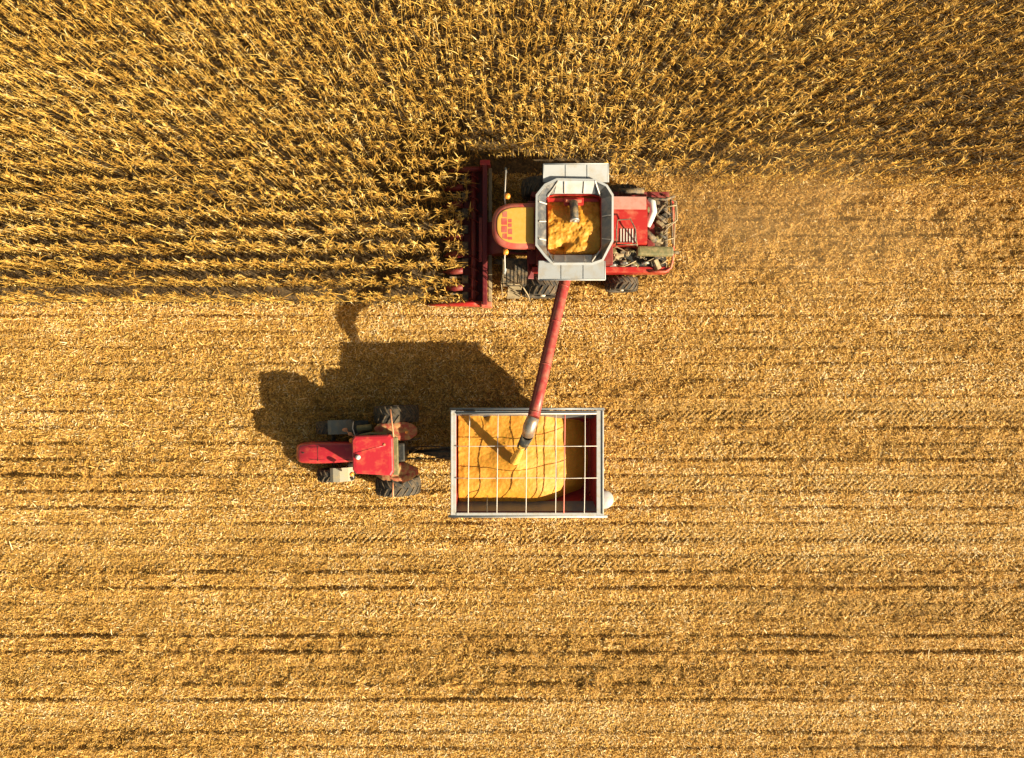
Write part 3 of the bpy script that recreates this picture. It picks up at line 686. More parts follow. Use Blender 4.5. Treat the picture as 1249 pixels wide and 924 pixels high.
# engine deck, hood, rear machinery ------------------------------
g = MB(); P = [c(748, 239, 3.6), c(790, 240, 3.6), c(789, 256, 3.72), c(750, 256, 3.72)]
z_ = 3.55
hx0, hx1 = c(747, 0, z_).x, c(790, 0, z_).x; hy0, hy1 = c(0, 297, z_).y, c(0, 238, z_).y
g.loft([[(hx0, y, z) for y, z in ((hy0, 2.35), (hy0, 3.45), (hy0+0.05, 3.52), (hy1-0.72, 3.58), (hy1-0.35, 3.56), (hy1-0.1, 3.44), (hy1, 3.2), (hy1, 2.35))],
        [(hx1, y, z) for y, z in ((hy0, 2.35), (hy0, 3.40), (hy0+0.05, 3.47), (hy1-0.72, 3.53), (hy1-0.35, 3.51), (hy1-0.1, 3.40), (hy1, 3.15), (hy1, 2.35))]])
hood = g.build('engine_hood', 'red', combine)
g = MB(); g.box((hx0+0.75, hy1-0.34, 3.575), (1.46, 0.56, 0.02), 0.008, rot=(0.0, 0.033, 0)); g.build('hood_sheen_plate', 'hood_pale', hood)  # thin plate carrying the hood's pale dust and painted sheen
g = MB()
for i in range(6):
    xx = c(757.5+i*3.6, 0, 3.6).x; g.box((xx, c(0, 287, 3.6).y, 3.555-0.005*i), (0.055, 0.62, 0.03), 0.008)
g.build('grille_slat', 'bar', hood)
g = MB(); pa = [c(752, 300, 3.5), c(752, 280, 3.9), c(753, 268, 3.9), c(769, 267, 3.9), c(775, 279, 3.9), c(777, 300, 3.5)]; g.tube(pa, 0.03, 8)
g.tube([c(751, 298, 3.7), c(778, 298, 3.7)], 0.03, 8); g.build('hood_rail', 'dark', hood)
g = MB(); g.tube([c(790, 244, 3.3), c(796, 247, 3.35), c(797, 258, 3.3), c(793, 268, 3.2), c(790, 276, 3.1)], [0.13, 0.15, 0.16, 0.15, 0.12], 12); g.build('air_duct', 'plain_white', combine)
g = MB(); g.box(c(799, 306.5, 3.1), (1.62, 0.42, 0.34), 0.10, rot=(0, 0.02, -0.02)); mf = g.build('exhaust_box', 'olive', combine)
g = MB(); g.tube([c(818, 307, 3.1), c(828, 308, 3.15)], 0.07, 10); g.build('exhaust_pipe', 'dark', mf); g = MB(); g.tube([c(784, 300, 3.1), c(772, 290, 2.9)], 0.08, 10); g.build('exhaust_pipe', 'dark', mf)
# engine and drives in the open bay along the near side
eb = MB(); bay0, bay1 = c(741, 0, 2.8).x, c(815, 0, 2.8).x; ya, ybb = c(0, 327, 2.8).y, c(0, 301, 2.8).y
eb.bb(bay0, bay1, ya, ybb, 2.3, 2.42, 0.02)
engine = eb.build('engine_bay', 'black', combine)
rr = random.Random(4)
for nm, mt, cnt in (('engine_block', 'dark', 10), ('engine_cover', 'olive', 8), ('drive_casing', 'tan', 7)):
    for i in range(cnt):
        g = MB()
        x = rr.uniform(bay0+0.15, bay1-0.2); y = rr.uniform(ya+0.12, ybb-0.1); s_ = rr.uniform(0.10, 0.32)
        g.box((x, y, 2.45+rr.uniform(0, 0.22)), (s_*rr.uniform(0.7, 1.8), s_*rr.uniform(0.5, 1.0), s_), 0.03, rot=(rr.uniform(-.3, .3), rr.uniform(-.3, .3), rr.uniform(0, 3)))
        g.build(nm, mt, engine)
for i in range(14):
    g = MB(); x = rr.uniform(bay0+0.1, bay1-0.3); y = rr.uniform(ya+0.1, ybb); pts = [(x, y, 2.65)]
    for j in range(3): x += rr.uniform(-0.1, 0.35); y += rr.uniform(-0.2, 0.2); y = min(max(y, ya+0.08), ybb); pts.append((min(x, bay1-0.05), y, 2.65+rr.uniform(-0.05, 0.25)))
    g.tube(pts, rr.uniform(0.015, 0.035), 7); g.build('engine_pipe', 'tan', engine)
for i in range(5):
    g = MB(); x = bay0 + 0.3 + i*0.48; g.lathe([(0.16, -0.04), (0.19, -0.03), (0.15, 0), (0.19, 0.03), (0.16, 0.04)], (x, ya+0.17+0.1*(i % 2), 2.55), 'Y', 18); g.build('belt_pulley', 'galv', engine)

# rear deck with chopper and frame
g = MB(); rx0, rx1 = c(790, 0, 2.6).x, c(817, 0, 2.6).x; ry1, ry0 = c(0, 240, 2.6).y, c(0, 299, 2.6).y
g.bb(rx0, rx1, ry0, ry1, 1.9, 2.25, 0.05); deck = g.build('rear_deck', 'dark', combine)
for i in range(9):
    g = MB(); x = rr.uniform(rx0+0.1, rx1-0.2); y = rr.uniform(ry0+0.2, ry1-0.4); s_ = rr.uniform(0.15, 0.35)
    g.box((x, y, 2.35+rr.uniform(0, 0.15)), (s_*1.6, s_*0.8, s_), 0.04, rot=(rr.uniform(-.2, .2), rr.uniform(-.2, .2), rr.uniform(-0.8, 0.8))); g.build('drive_housing', ('tan', 'dark', 'olive')[i % 3], deck)
g = MB()
g.tube([c(786, 241, 3.2), c(812, 243, 3.25), c(823, 239, 3.1)], 0.06, 8); g.tube([c(812, 246, 3.0), c(800, 262, 3.0), c(815, 274, 3.0)], 0.07, 8); g.tube([c(803, 250, 3.0), c(818, 262, 3.0)], 0.04, 8)
g.tube([c(818, 242, 3.0), c(820, 280, 3.0), c(820, 297, 2.9)], 0.045, 8); g.tube([c(800, 283, 3.0), c(812, 290, 3.1)], 0.06, 8); g.tube([c(786, 280, 3.2), c(800, 294, 3.1)], 0.13, 10)
g.build('chopper_frame', 'dark', deck)
g = MB()
g.tube([c(812, 240, 3.1), c(825, 246, 3.1), c(826, 268, 3.1), c(816, 276, 3.1), c(810, 283, 3.0)], 0.03, 8); g.tube([c(812, 252, 3.2), c(825, 250, 3.2)], 0.028, 8)
for p_ in (c(825, 246, 3.1), c(826, 268, 3.1)): g.tube([p_, (p_.x-0.1, p_.y, 2.2)], 0.028, 8)
g.tube([c(822, 300, 2.8), c(824, 250, 2.8)], 0.03, 8); g.tube([c(808, 276, 3.1), c(824, 270, 3.1)], 0.028, 8); g.tube([c(808, 294, 3.0), c(822, 290, 3.0)], 0.025, 8)
g.build('guard_rail', 'tan', deck)
g = MB(); g.bb(4.2, 4.6, -1.2, 1.2, 0.9, 1.5, 0.08); g.build('straw_spreader', 'dull_red', combine)
g = MB(); g.tube([c(755, 234, 2.9), c(785, 233, 2.9)], 0.16, 12); g.build('side_cylinder', 'dark', combine)

# unloading auger ------------------------------------------------
A = c(693, 324, 2.95); A1 = c(689.5, 340, 3.35); Bq = c(651, 508, 5.5)
d = (Bq-A1).normalized()
g = MB(); n = 24
pts = [A, A + (A1-A)*0.6, A1] + [A1 + (Bq-A1)*i/6 for i in range(1, 7)]
g.tube(pts, [0.25]*3 + [0.235]*6, 24); ua = g.build('unloading_auger', 'auger_red', combine)
g = MB()
for t in (0.06, 0.33, 0.64, 0.97):
    g = MB(); q0 = A1 + (Bq-A1)*t; g.tube([q0, q0+d*0.06], 0.255, 24); g.build('auger_flange', 'auger_red', ua)
g = MB(); sidev = d.cross(Vector((0, 0, 1))).normalized()
g.tube([A1 + d*0.3 + sidev*0.24 + Vector((0, 0, .12)), Bq + sidev*0.24 + Vector((0, 0, .12))], 0.022, 6); g.build('auger_hydraulic_line', 'dull_red', ua)
S0 = Bq; S1 = c(645.5, 521, 5.46); S2 = c(644, 530, 5.25); S3 = c(637, 544, 4.85)
g = MB(); g.tube([S0, S0+(S1-S0)*0.5, S1, S2], [0.25, 0.27, 0.27, 0.25], 20); g.build('spout_elbow', 'chrome', ua)
g = MB(); g.loft([[S2 + Vector((math.cos(t)*0.26, math.sin(t)*0.24, 0.04*math.sin(t))) for t in [2*math.pi*k/16 for k in range(16)]],
                  [S3 + Vector((math.cos(t)*0.22, math.sin(t)*0.20, 0.0)) for t in [2*math.pi*k/16 for k in range(16)]]], smooth=True, caps=False)
o = g.build('rubber_spout', 'black', ua)
md = o.modifiers.new('thickness', 'SOLIDIFY'); md.thickness = 0.02

# ---- grain in the tank
def heap(name, polyx, fz, m='grain', step=0.06, label='', inside=None):
    (xa, xb, ya_, yb_) = polyx
    xs = np.arange(xa, xb+step/2, step); ys = np.arange(ya_, yb_+step/2, step); X, Y = np.meshgrid(xs, ys, indexing='ij')
    Z = fz(X, Y); nx_, ny_ = X.shape; V = np.stack([X, Y, Z], -1).reshape(-1, 3)
    # closed underside so that the heap has volume
    idx = np.arange(nx_*ny_).reshape(nx_, ny_)
    Q = np.stack([idx[:-1, :-1], idx[1:, :-1], idx[1:, 1:], idx[:-1, 1:]], -1).reshape(-1, 4)
    V2 = V.copy(); V2[:, 2] = V2[:, 2] - 0.12; Q2 = Q[:, ::-1] + len(V)
    cen_ = V.mean(0); V = V - [cen_[0], cen_[1], 0]; V2 = V2 - [cen_[0], cen_[1], 0]
    ring = list(idx[:, 0]) + list(idx[-1, 1:]) + list(idx[::-1, -1][1:]) + list(idx[0, ::-1][1:-1])
    QS = np.array([[ring[i], ring[i-1], ring[i-1]+len(V), ring[i]+len(V)] for i in range(len(ring))])
    o = add_mesh(name, np.concatenate([V, V2]), np.concatenate([Q, Q2, QS]), m, smooth=True)
    o.location = (cen_[0], cen_[1], 0)
    return tag(o, label, 'grain', kind='stuff')
w0 = CO + c(667, 312, 3.2); w1 = CO + c(732.5, 237, 3.2); tc_ = CO + c(700, 283, 3.2)
def tz(X, Y):
    r_ = np.hypot(X-tc_.x, Y-tc_.y)
    z = 3.62 - 0.09*np.abs(r_-0.35) + 0.13*vnoise(X*2.3, Y*2.3, 5) + 0.09*vnoise(X*5, Y*5, 15) + 0.05*vnoise(X*14, Y*14)
    z = z - 0.36*np.clip(Y-(tc_.y+0.35), 0, 0.9)
    z = z - 0.18*((X-tc_.x < -0.4) & (Y < tc_.y-0.65)) - 0.25*np.exp(-((X-tc_.x+0.5)**2+(Y-tc_.y+0.6)**2)/0.06)
    return z
heap('tank_grain', (w0.x+0.03, w1.x-0.03, w0.y+0.02, w1.y-0.05), tz, step=0.035, label='loose golden corn kernels filling the harvester tank')

# ================================================================= GRAIN CART
KO = Vector((0.66, -3.68, 0))
cart = thing('grain_cart', KO, 'open red and grey grain cart heaped with yellow corn behind the tractor', 'grain cart')
ZR = 3.5
X0, X1, Y0, Y1 = -2.69-KO.x, 4.02-KO.x, -5.97-KO.y, -1.37-KO.y
def rect(x0, x1, y0, y1, z): return [(x0, y0, z), (x1, y0, z), (x1, y1, z), (x0, y1, z)]
t = 0.05
g = MB()
L_out = [rect(X0+1.5, X1-1.75, Y0+1.5, Y1-1.5, 0.8), rect(X0+0.26, X1-0.42, Y0+0.62, Y1-0.45, 2.15), rect(X0+0.16, X1-0.2, Y0+0.10, Y1-0.10, ZR-0.06)]
L_in = [rect(X0+1.5, X1-1.75, Y0+1.5, Y1-1.5, 0.86), rect(X0+0.31, X1-0.47, Y0+0.67, Y1-0.50, 2.18), rect(X0+0.22, X1-0.26, Y0+0.15, Y1-0.15, ZR-0.06)]
g.loft([L_out[0], L_out[1], L_out[2], L_in[2], L_in[1], L_in[0]], caps=True)
hop = g.build('hopper', 'hopper_red', cart)
# grey lining on the two long walls, standing just proud of the red wall
for sy in (-1, 1):
    g = MB(); yi = (Y0+0.17 if sy < 0 else Y1-0.17); ylo = (Y0+0.485 if sy < 0 else Y1-0.385)
    g.sheet([(X0+0.25, yi, ZR-0.07), (X1-0.29, yi, ZR-0.07), (X1-0.38, ylo, 2.72), (X0+0.28, ylo, 2.72)], 0.012)
    g.build('wall_lining', 'grey_wall', hop)
# rims
g = MB(); g.bb(X0, X0+0.24, Y0, Y1, ZR-0.10, ZR, 0.02); g.bb(X0+0.02, X0+0.07, Y0+0.05, Y1-0.05, ZR+0.002, ZR+0.05, 0.01); g.build('end_rim', 'rim_white', cart)
g = MB(); g.bb(X1-0.32, X1, Y0, Y1, ZR-0.10, ZR, 0.02); g.bb(X1-0.07, X1-0.02, Y0+0.05, Y1-0.05, ZR+0.002, ZR+0.05, 0.01); g.build('end_rim', 'rim_white', cart)
g = MB(); g.bb(X0+0.245, X1-0.325, Y1-0.17, Y1-0.02, ZR-0.08, ZR+0.02, 0.02); g.tube([(X0-0.03, Y1+0.07, ZR-0.03), (X1+0.03, Y1+0.07, ZR-0.03)], 0.05, 8); g.build('side_rim', 'grey_wall', cart)
g = MB(); g.bb(X0+0.245, X1-0.325, Y0+0.0, Y0+0.12, ZR-0.08, ZR+0.02, 0.02); g.tube([(X0-0.1, Y0-0.05, ZR-0.02), (X1+0.16, Y0-0.05, ZR-0.02)], 0.06, 8); g.build('side_rim', 'rim_white', cart)
g = MB(); g.tube([(X0+0.3, Y1-0.14, ZR+0.05), (X1-0.33, Y1-0.14, ZR+0.05)], 0.035, 8); g.build('rolled_tarp_rod', 'bar', cart)
# cover bows and wires
def bow(px, m, nm, r=0.035, lift=0.10, px2=None, mt=None):
    xa = at(px, 500, ZR).x - KO.x; xb = at(px2 or px, 629, ZR).x - KO.x
    g = MB(); pts = []
    for i in range(13):
        t_ = i/12; pts.append((xa+(xb-xa)*t_, Y1-0.1+(Y0-Y1+0.2)*t_, ZR + 0.03 + lift*math.sin(math.pi*t_)))
    g.tube(pts, r, 8); return g.build(nm, m, cart)
for px, px2 in ((573, 571), (607.5, 606), (642.5, 641.5), (678, 677.5), (713.5, 712.5)): bow(px, 'bar', 'cover_bow', 0.019, 0.12, px2)
bow(689, 'pinkbar', 'cover_bow', 0.026, 0.05, 687.5)
g = MB()
for i, py in enumerate((544, 583)):
    yy = at(600, py, ZR+0.1).y - KO.y
    g.tube([(X0+0.2, yy, ZR+0.02), (X0+1.0, yy, ZR+0.12), (0.5, yy+0.02, ZR+0.10), (X1-1.5, yy, ZR+0.12), (X1-0.3, yy, ZR+0.02)], 0.016, 6)
g.build('cover_cable', 'bar', cart)
g = MB(); xx = at(594, 0, ZR).x-KO.x; g.tube([(xx, Y0+0.12, ZR-0.03), (xx, Y0+0.5, ZR+0.02), (xx, Y0+0.85, ZR-0.2)], 0.018, 6); g.build('inspection_hook', 'dark', cart)
# braces inside the hopper corner
g = MB(); g.tube([(X1-0.5, Y0+0.9, 2.6), (X1-1.2, Y0+0.25, 2.7)], 0.03, 8); g.build('corner_brace', 'maroon', hop)
# undercarriage
g = MB(); g.bb(X0+1.2, X1-1.4, -0.6, -0.45, 0.62, 0.86, 0.02); g.bb(X0+1.2, X1-1.4, 0.45, 0.6, 0.62, 0.86, 0.02); g.bb(0.25, 0.45, -1.7, 1.7, 0.6, 0.82, 0.02)
for sx in (-1.1, 1.3): g.tube([(sx, -0.5, 0.8), (sx, -1.7, 2.0)], 0.05, 8); g.tube([(sx, 0.5, 0.8), (sx, 1.7, 2.0)], 0.05, 8)
g.build('chassis', 'dull_red', cart)
for sy in (-1, 1): tyre_parts(cart, (0.35, sy*1.9, 0.82), 0.82, 0.6, 0.4, sy, 18)
# drawbar to the tractor
hx = -4.72 - KO.x
g = MB(); g.loft([[(X0+1.3, -0.5, 0.7), (X0+1.3, 0.55, 0.7), (X0+1.3, 0.55, 0.9), (X0+1.3, -0.5, 0.9)], [(hx+0.5, 0.08, 0.55), (hx+0.5, 0.32, 0.55), (hx+0.5, 0.32, 0.75), (hx+0.5, 0.08, 0.75)]])
g.bb(hx, hx+0.55, 0.12, 0.28, 0.58, 0.72, 0.03); db = g.build('drawbar', 'dark', cart)
g = MB(); g.tube([(hx+0.1, 0.45, 0.95), (hx+0.8, 0.5, 1.05), (hx+1.6, 0.45, 1.0), (X0+1.0, 0.5, 1.0)], 0.03, 6); g.tube([(hx+0.1, 0.0, 0.95), (hx+0.7, -0.1, 1.1), (hx+1.7, 0.0, 1.0), (X0+1.0, 0.1, 1.0)], 0.025, 6)
g.tube([(hx-0.2, 0.22, 0.8), (X0+1.1, 0.3, 0.95)], 0.07, 10); g.build('drive_shaft', 'black', db)
g = MB(); q_ = at(738, 609, 2.6) - KO; g.lathe([(0.05, -0.1), (0.40, -0.08), (0.42, 0.0), (0.36, 0.06), (0.1, 0.10)], (q_.x-0.03, q_.y, q_.z), 'Z', 28); g.build('sight_dome', 'rim_white', cart)
g = MB(); g.bb(X1-0.42, q_.x, q_.y-0.08, q_.y+0.08, q_.z-0.2, q_.z-0.09, 0.01); g.build('dome_bracket', 'dark', cart)

# heap in the cart
hc = Vector((0.09, -3.62, 0))
def soft(v, k=0.35): return k*np.log1p(np.exp(np.clip(v/k, -30, 30)))
def kz(X, Y):
    r_ = np.hypot(X-hc.x, Y-hc.y); wx = 0.30*vnoise(X*0.8, Y*1.1, 91); wy = 0.25*vnoise(X*0.9, Y*0.9, 92)
    z = 3.16 + 0.30*np.exp(-(r_/0.7)**1.4) + 0.012*np.sin(r_*9)*np.exp(-r_) 
    z = z - 0.60*soft(X + wx - 1.65 + 0.09*np.abs(Y-hc.y)**1.5)
    z = z - 0.75*soft(-Y - 5.0 + wy*0.5 + 0.08*np.clip(X-0.2, 0, 5)**1.6, 0.15)
    z = z - 0.06*soft(Y+2.3)
    z = z + 0.12*vnoise(X*0.8, Y*0.8, 7) + 0.06*vnoise(X*1.9, Y*1.9, 27) + 0.022*vnoise(X*7, Y*7, 37) + 0.02*vnoise(X*14, Y*14, 38) - 0.25*np.exp(-((X+1.2)**2/0.02+(Y+1.6)**2/0.04)) - 0.25*np.exp(-((X-0.9)**2/0.05+(Y+1.55)**2/0.06))
    x_, y_ = X-KO.x, Y-KO.y; zz = [0.86, 2.18, 3.44]
    wall = np.maximum.reduce([np.interp(x_, [X1-1.75, X1-0.47, X1-0.26], zz), np.interp(-x_, [-(X0+1.5), -(X0+0.31), -(X0+0.22)], zz),
                              np.interp(y_, [Y1-1.5, Y1-0.50, Y1-0.15], zz), np.interp(-y_, [-(Y0+1.5), -(Y0+0.67), -(Y0+0.15)], zz)])
    return np.maximum(z, wall-0.04)
heap('cart_grain', (X0+KO.x+0.30, X1+KO.x-0.42, Y0+KO.y+0.40, Y1+KO.y-0.2), kz, step=0.04, label='yellow corn kernels piled high in the grain cart')

# falling stream
sp = CO + S3; g = MB(sp); hp = Vector((hc.x, hc.y, 3.36)); g.off = Vector((0, 0, 0))
pts, rad = [], []
for i in range(15):
    t_ = i/14; p_ = sp + (hp-sp)*t_; p_.x = sp.x + (hp.x-sp.x)*(t_**0.8); p_.y = sp.y+(hp.y-sp.y)*(t_**0.8); pts.append(p_); rad.append(0.13+0.07*t_ + 0.018*math.sin(i*2.1))
pts[0].z += 0.1
g.tube(pts, rad, 14)
rr = random.Random(9)
for i in range(140):
    t_ = rr.random(); p_ = pts[min(13, int(t_*14))] + Vector((rr.gauss(0, 0.12), rr.gauss(0, 0.12), rr.gauss(0, 0.05))); s_ = rr.uniform(0.012, 0.03)
    g.box(p_, (s_, s_, s_), 0)
o = g.build('grain_stream', 'falling_grain'); tag(o, 'stream of corn kernels pouring from the spout into the cart', 'grain', kind='stuff')

# ================================================================= TRACTOR
TO = Vector((-6.2, -3.37, 0)); TZ = R(1.5)
tractor = thing('tractor', TO, 'red tractor with square cab roof and long bonnet towing the grain cart', 'tractor', rz=TZ)
Ti = Matrix.Rotation(-TZ, 3, 'Z')
def tq(px, py, h): return Ti @ (at(px, py, h) - TO)
# bonnet
g = MB(); rings = []
for (x, w_, z0, z1) in ((-3.86, 0.26, 1.10, 1.48), (-3.80, 0.38, 0.98, 1.64), (-3.60, 0.46, 0.92, 1.77), (-3.0, 0.50, 0.90, 1.86), (-2.2, 0.49, 0.95, 1.93), (-1.0, 0.44, 1.0, 1.98), (-0.95, 0.43, 1.0, 1.98)):
    rings.append([(x, 0.02+w_, z0), (x, 0.02+w_, z1-0.22), (x, 0.02+w_*0.93, z1-0.08), (x, 0.02+w_*0.7, z1-0.015), (x, 0.02+w_*0.3, z1), (x, 0.02-w_*0.3, z1), (x, 0.02-w_*0.7, z1-0.015), (x, 0.02-w_*0.93, z1-0.08), (x, 0.02-w_, z1-0.22), (x, 0.02-w_, z0)])
g.loft(rings, smooth=True); bon = g.build('bonnet', 'tractor_red', tractor)
g = MB(); g.box((-3.45, 0.05, 1.81), (0.1, 0.05, 0.03), 0.01); g.build('bonnet_badge', 'black', bon)
g = MB()
for sy in (-1, 1): g.box((-2.2, 0.02+sy*0.30, 1.905), (1.9, 0.012, 0.012), 0, rot=(0, -0.055, 0.02*sy))
g.box((-2.75, 0.02, 1.885), (0.012, 0.75, 0.012), 0); g.build('bonnet_seam', 'black', bon)
for sy in (-1, 1):
    g = MB(); g.box((-2.6, 0.02+sy*0.49, 1.45), (0.9, 0.03, 0.34), 0.01); g.build('side_grille', 'black', bon)
g = MB(); g.bb(-3.5, -0.6, -0.32, 0.36, 0.55, 1.15, 0.05); g.bb(-0.6, 1.2, -0.4, 0.45, 0.5, 1.3, 0.05); g.build('chassis', 'dark', tractor)
for sy in (-1, 1):
    g = MB(); g.box((-3.85, 0.02+sy*0.15, 1.33), (0.06, 0.16, 0.12), 0.03); g.build('headlight', 'plain_white', bon)
# side deck, tank, steps, battery
g = MB(); g.bb(-1.5, -0.5, 0.75, 1.35, 0.75, 1.25, 0.1); g.bb(-1.25, -0.5, 1.0, 1.45, 1.3, 1.34, 0.01); g.build('fuel_tank', 'black', tractor)
g = MB(); g.bb(-1.6, -0.6, -1.1, -0.55, 0.7, 1.15, 0.1); g.build('step_box', 'black', tractor)
# cab
z = 3.25
rc = [tq(429, 536, z), tq(432, 531.5, z), tq(475, 530, z), tq(479, 534, z), tq(480, 575, z), tq(477, 580, z), tq(434, 577.5, z), tq(430, 573, z)]
cx_ = sum(p_.x for p_ in rc)/8; cy_ = sum(p_.y for p_ in rc)/8
def rsq(f, z, f2=None): return [(cx_+(p_.x-cx_)*f, cy_+(p_.y-cy_)*(f2 or f), z) for p_ in rc]
g = MB(); g.loft([rsq(0.88, 1.3), rsq(0.94, 2.1), rsq(0.88, 3.02)]); tcab = g.build('cab', 'glass', tractor)
g = MB()
for i in (0, 2, 4, 6):
    a_ = rsq(0.90, 1.3)[i]; b_ = rsq(0.96, 2.0)[i]; d_ = rsq(0.90, 3.04)[i]; g.tube([a_, b_, d_], 0.05, 8)
g.loft([rsq(0.93, 1.1), rsq(0.95, 1.34)]); g.build('cab_frame', 'black', tcab)
g = MB(); g.loft([rsq(0.94, 3.0), rsq(1.0, 3.06), rsq(1.0, 3.20), rsq(0.985, 3.255), rsq(0.93, 3.29), rsq(0.80, 3.305)], smooth=False); roof = g.build('cab_roof', 'tractor_red', tractor)
g = MB()
a_ = tq(433, 552, 3.3); b_ = tq(470, 543, 3.3); g.tube([(a_.x, a_.y, 3.295), ((a_.x+b_.x)/2, (a_.y+b_.y)/2, 3.30), (b_.x, b_.y, 3.295)], 0.022, 8); g.build('roof_ridge', 'tractor_red', roof)
g = MB(); a_ = tq(436.5, 557.5, 3.36); g.lathe([(0.03, -0.08), (0.11, -0.07), (0.11, 0.0), (0.08, 0.05), (0.02, 0.07)], a_, 'Z', 18); g.build('roof_receiver', 'plain_white', roof)
g = MB(); a_ = tq(468.5, 542, 3.31); g.lathe([(0.06, -0.04), (0.06, 0.01), (0.03, 0.02)], a_, 'Z', 14); g.build('roof_vent', 'brown_fender', roof)
for p_ in ((428.5, 537), (429, 578)):
    g = MB(); a_ = tq(*p_, 2.6); g.lathe([(0.09, -0.1), (0.10, -0.05), (0.09, 0.06), (0.03, 0.10)], a_, 'Z', 12); g.build('beacon', 'amber', tractor)
# mirrors
for sy, (pa, pb, pc) in ((1, ((433, 531), (430, 522), (431, 514))), (-1, ((433, 580), (432, 584), (429, 583)))):
    g = MB(); g.tube([tq(*pa, 2.6), tq(*pb, 2.5), tq(*pc, 2.4)], 0.022, 8); o = g.build('mirror_arm', 'bar' if sy > 0 else 'black', tractor)
    g = MB(); g.box(tq(pc[0], pc[1], 2.2), (0.07, 0.2, 0.34), 0.03, rot=(0, 0, 0.4)); g.build('mirror', 'black', o)
g = MB(); a_ = tq(421, 524, 2.0); b_ = tq(427, 529, 2.1); g.sphere(a_, 0.10, sc=(1.3, 0.9, 0.9)); g.sphere(b_, 0.09, sc=(1.2, 0.9, 0.9)); g.tube([a_, b_, tq(432, 532, 2.1)], 0.03, 6); g.build('side_lamp', 'orange_pole', tractor)
# exhaust / dark guards along the cab
g = MB(); g.tube([tq(431, 534, 1.7), tq(434, 531, 2.3), tq(436, 530, 2.9)], 0.06, 10); g.build('exhaust_stack', 'black', tractor)
g = MB(); g.tube([tq(436, 532, 2.55), tq(452, 528.5, 2.55), tq(472, 530, 2.55)], 0.07, 8); g.build('cab_side_guard', 'olive', tractor); g = MB(); g.tube([tq(436, 523, 1.6), tq(454, 521, 1.6)], 0.17, 10); g.build('air_canister', 'olive', tractor)
g = MB(); a_, b_ = tq(482.5, 533, 3.05), tq(482.5, 579, 3.05); g.box(((a_+b_)/2), (0.25, (a_-b_).length, 0.14), 0.04, rot=(0, 0, 0)); g.build('rear_cab_beam', 'olive', tractor)
g = MB(); a_, b_ = tq(490, 538, 2.0), tq(490, 564, 2.0); g.box(((a_+b_)/2), (0.36, 0.85, 0.5), 0.08); g.build('rear_housing', 'black', tractor)
# wheels
for sy, yy in ((1, tq(485, 503, 1.9).y - 0.10), (-1, tq(485, 595, 1.9).y + 0.0)):
    tyre_parts(tractor, (tq(485, 550, 1.0).x, yy, 1.06), 1.06, 0.80, 0.55, sy, 20)
for sy, yy in ((1, tq(409, 521, 1.4).y-0.02), (-1, tq(409, 580.5, 1.4).y)):
    tyre_parts(tractor, (tq(407, 550, 0.8).x, yy, 0.78), 0.78, 0.58, 0.4, sy, 18)
g = MB(); xr = tq(485, 550, 1.0).x; xf = tq(407, 550, 0.8).x; g.tube([(xr, -1.7, 1.06), (xr, 1.9, 1.06)], 0.16, 12); g.build('axle', 'dark', tractor); g = MB(); g.tube([(xf, -1.1, 0.78), (xf, 1.2, 0.78)], 0.11, 12); g.build('axle', 'dark', tractor)
# front mudguards
for sy, m_, (xa, xb, ya_, yb_) in ((1, 'dark_fender', (399, 428, 512.5, 529)), (-1, 'grey_fender', (402, 430, 571, 587))):
    g = MB(); A_ = tq(xa, ya_, 1.68); B_ = tq(xb, yb_, 1.62); ring0, ring1 = [], []
    y_a, y_b = min(A_.y, B_.y), max(A_.y, B_.y)
    rows = []
    for (fx, z) in ((0, 1.60), (0.15, 1.68), (0.45, 1.69), (0.8, 1.56), (1.0, 1.36)): rows.append([(A_.x+(B_.x-A_.x)*fx, y_a, z), (A_.x+(B_.x-A_.x)*fx, y_b, z), (A_.x+(B_.x-A_.x)*fx, y_b, z-0.035), (A_.x+(B_.x-A_.x)*fx, y_a, z-0.035)])
    g.loft(rows); g.build('front_mudguard', m_, tractor)
# rear fenders: teardrop covers reaching inwards from the tyre
for sy, pl in ((1, [(455, 523), (460, 517), (475, 514.5), (492, 514), (503, 517), (508.5, 523), (508, 530), (500, 536), (487, 538), (470, 532), (458, 529)]),
               (-1, [(457, 581), (466, 586), (478, 589), (492, 588.5), (502, 585), (510, 578), (509, 571), (500, 567), (490, 562), (484, 566), (470, 574)])):
    g = MB(); z = 2.02; P = [tq(a_, b_, z) for a_, b_ in pl]; mx = sum(p_.x for p_ in P)/len(P); my = sum(p_.y for p_ in P)/len(P)
    def ins(f, z): return [(mx+(p_.x-mx)*f, my+(p_.y-my)*f, z - 0.10*((p_.x-mx)/0.9)**2) for p_ in P]
    g.loft([ins(0.97, z-0.25), ins(1.0, z-0.08), ins(0.97, z), ins(0.85, z+0.04), ins(0.5, z+0.06)], smooth=True); g.build('rear_fender', 'brown_fender', tractor)
for pa, pb, z in (((476, 499), (480.5, 536), 2.3), ((479, 588), (479.5, 606), 2.3)):
    g = MB(); g.tube([tq(*pa, z), tq(*pb, z+0.1)], 0.038, 8); g.build('marker_pole', 'orange_pole', tractor)
g = MB(); g.tube([tq(496, 527, 2.1), tq(496, 527, 2.2)], 0.07, 10); g.build('fender_lamp', 'amber', tractor)
g = MB(); g.bb(xr+0.3, -4.72-TO.x+0.1, -0.06, 0.10, 0.55, 0.66, 0.02); 
for sy in (-1, 1): g.tube([(xr+0.2, sy*0.42, 0.95), (xr+1.05, sy*0.48, 0.7)], 0.05, 8)
g.tube([(xr+0.3, -0.3, 1.4), (xr+0.75, -0.1, 1.3), (xr+1.1, 0.15, 1.0)], 0.03, 6)
g.build('rear_linkage', 'dark', tractor)

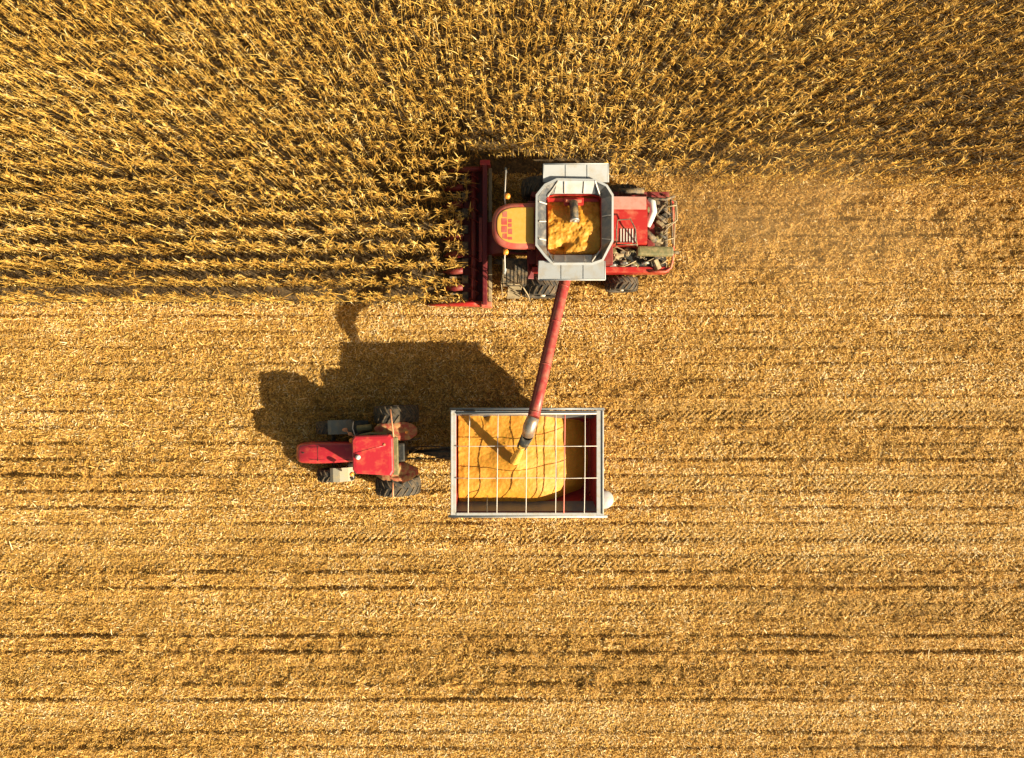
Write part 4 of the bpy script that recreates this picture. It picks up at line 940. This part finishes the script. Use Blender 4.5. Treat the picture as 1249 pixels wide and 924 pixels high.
# ================================================================= dust drifting behind the harvester
def dust():
    me = bpy.data.meshes.new('dust_cloud'); bm = bmesh.new(); bmesh.ops.create_icosphere(bm, subdivisions=4, radius=1)
    for v in bm.verts:
        n_ = mnoise.noise(v.co*1.7)*0.18; v.co *= 1 + n_
    bm.to_mesh(me); bm.free()
    o = bpy.data.objects.new('dust_cloud', me); COL.objects.link(o); o.location = (12.8, 7.0, 1.6); o.scale = (10.5, 5.2, 1.5)
    m = bpy.data.materials.new('airborne_chaff_dust'); m.use_nodes = True; nt = m.node_tree
    nt.nodes.remove(nt.nodes['Principled BSDF']); v = nt.nodes.new('ShaderNodeVolumePrincipled'); v.inputs['Color'].default_value = (1.0, 0.66, 0.32, 1); v.inputs['Anisotropy'].default_value = 0.0
    tc = nt.nodes.new('ShaderNodeTexCoord'); ln = nt.nodes.new('ShaderNodeVectorMath'); ln.operation = 'LENGTH'; nt.links.new(tc.outputs['Object'], ln.inputs[0])
    mr = nt.nodes.new('ShaderNodeMapRange'); mr.inputs['From Min'].default_value = 0.95; mr.inputs['From Max'].default_value = 0.15; nt.links.new(ln.outputs['Value'], mr.inputs['Value'])
    ns = nt.nodes.new('ShaderNodeTexNoise'); ns.inputs['Scale'].default_value = 1.8; ns.inputs['Detail'].default_value = 3; nt.links.new(tc.outputs['Object'], ns.inputs['Vector'])
    mr2 = nt.nodes.new('ShaderNodeMapRange'); mr2.inputs['From Min'].default_value = 0.38; mr2.inputs['From Max'].default_value = 0.72; nt.links.new(ns.outputs['Fac'], mr2.inputs['Value'])
    mu = nt.nodes.new('ShaderNodeMath'); mu.operation = 'MULTIPLY'; nt.links.new(mr.outputs[0], mu.inputs[0]); nt.links.new(mr2.outputs[0], mu.inputs[1])
    m2 = nt.nodes.new('ShaderNodeMath'); m2.operation = 'MULTIPLY'; m2.inputs[1].default_value = 0.27; nt.links.new(mu.outputs[0], m2.inputs[0]); nt.links.new(m2.outputs[0], v.inputs['Density'])
    nt.links.new(v.outputs[0], nt.nodes['Material Output'].inputs['Volume']); me.materials.append(m)
    tag(o, 'pale chaff dust hanging in the air behind the harvester', 'dust', kind='stuff')
dust()
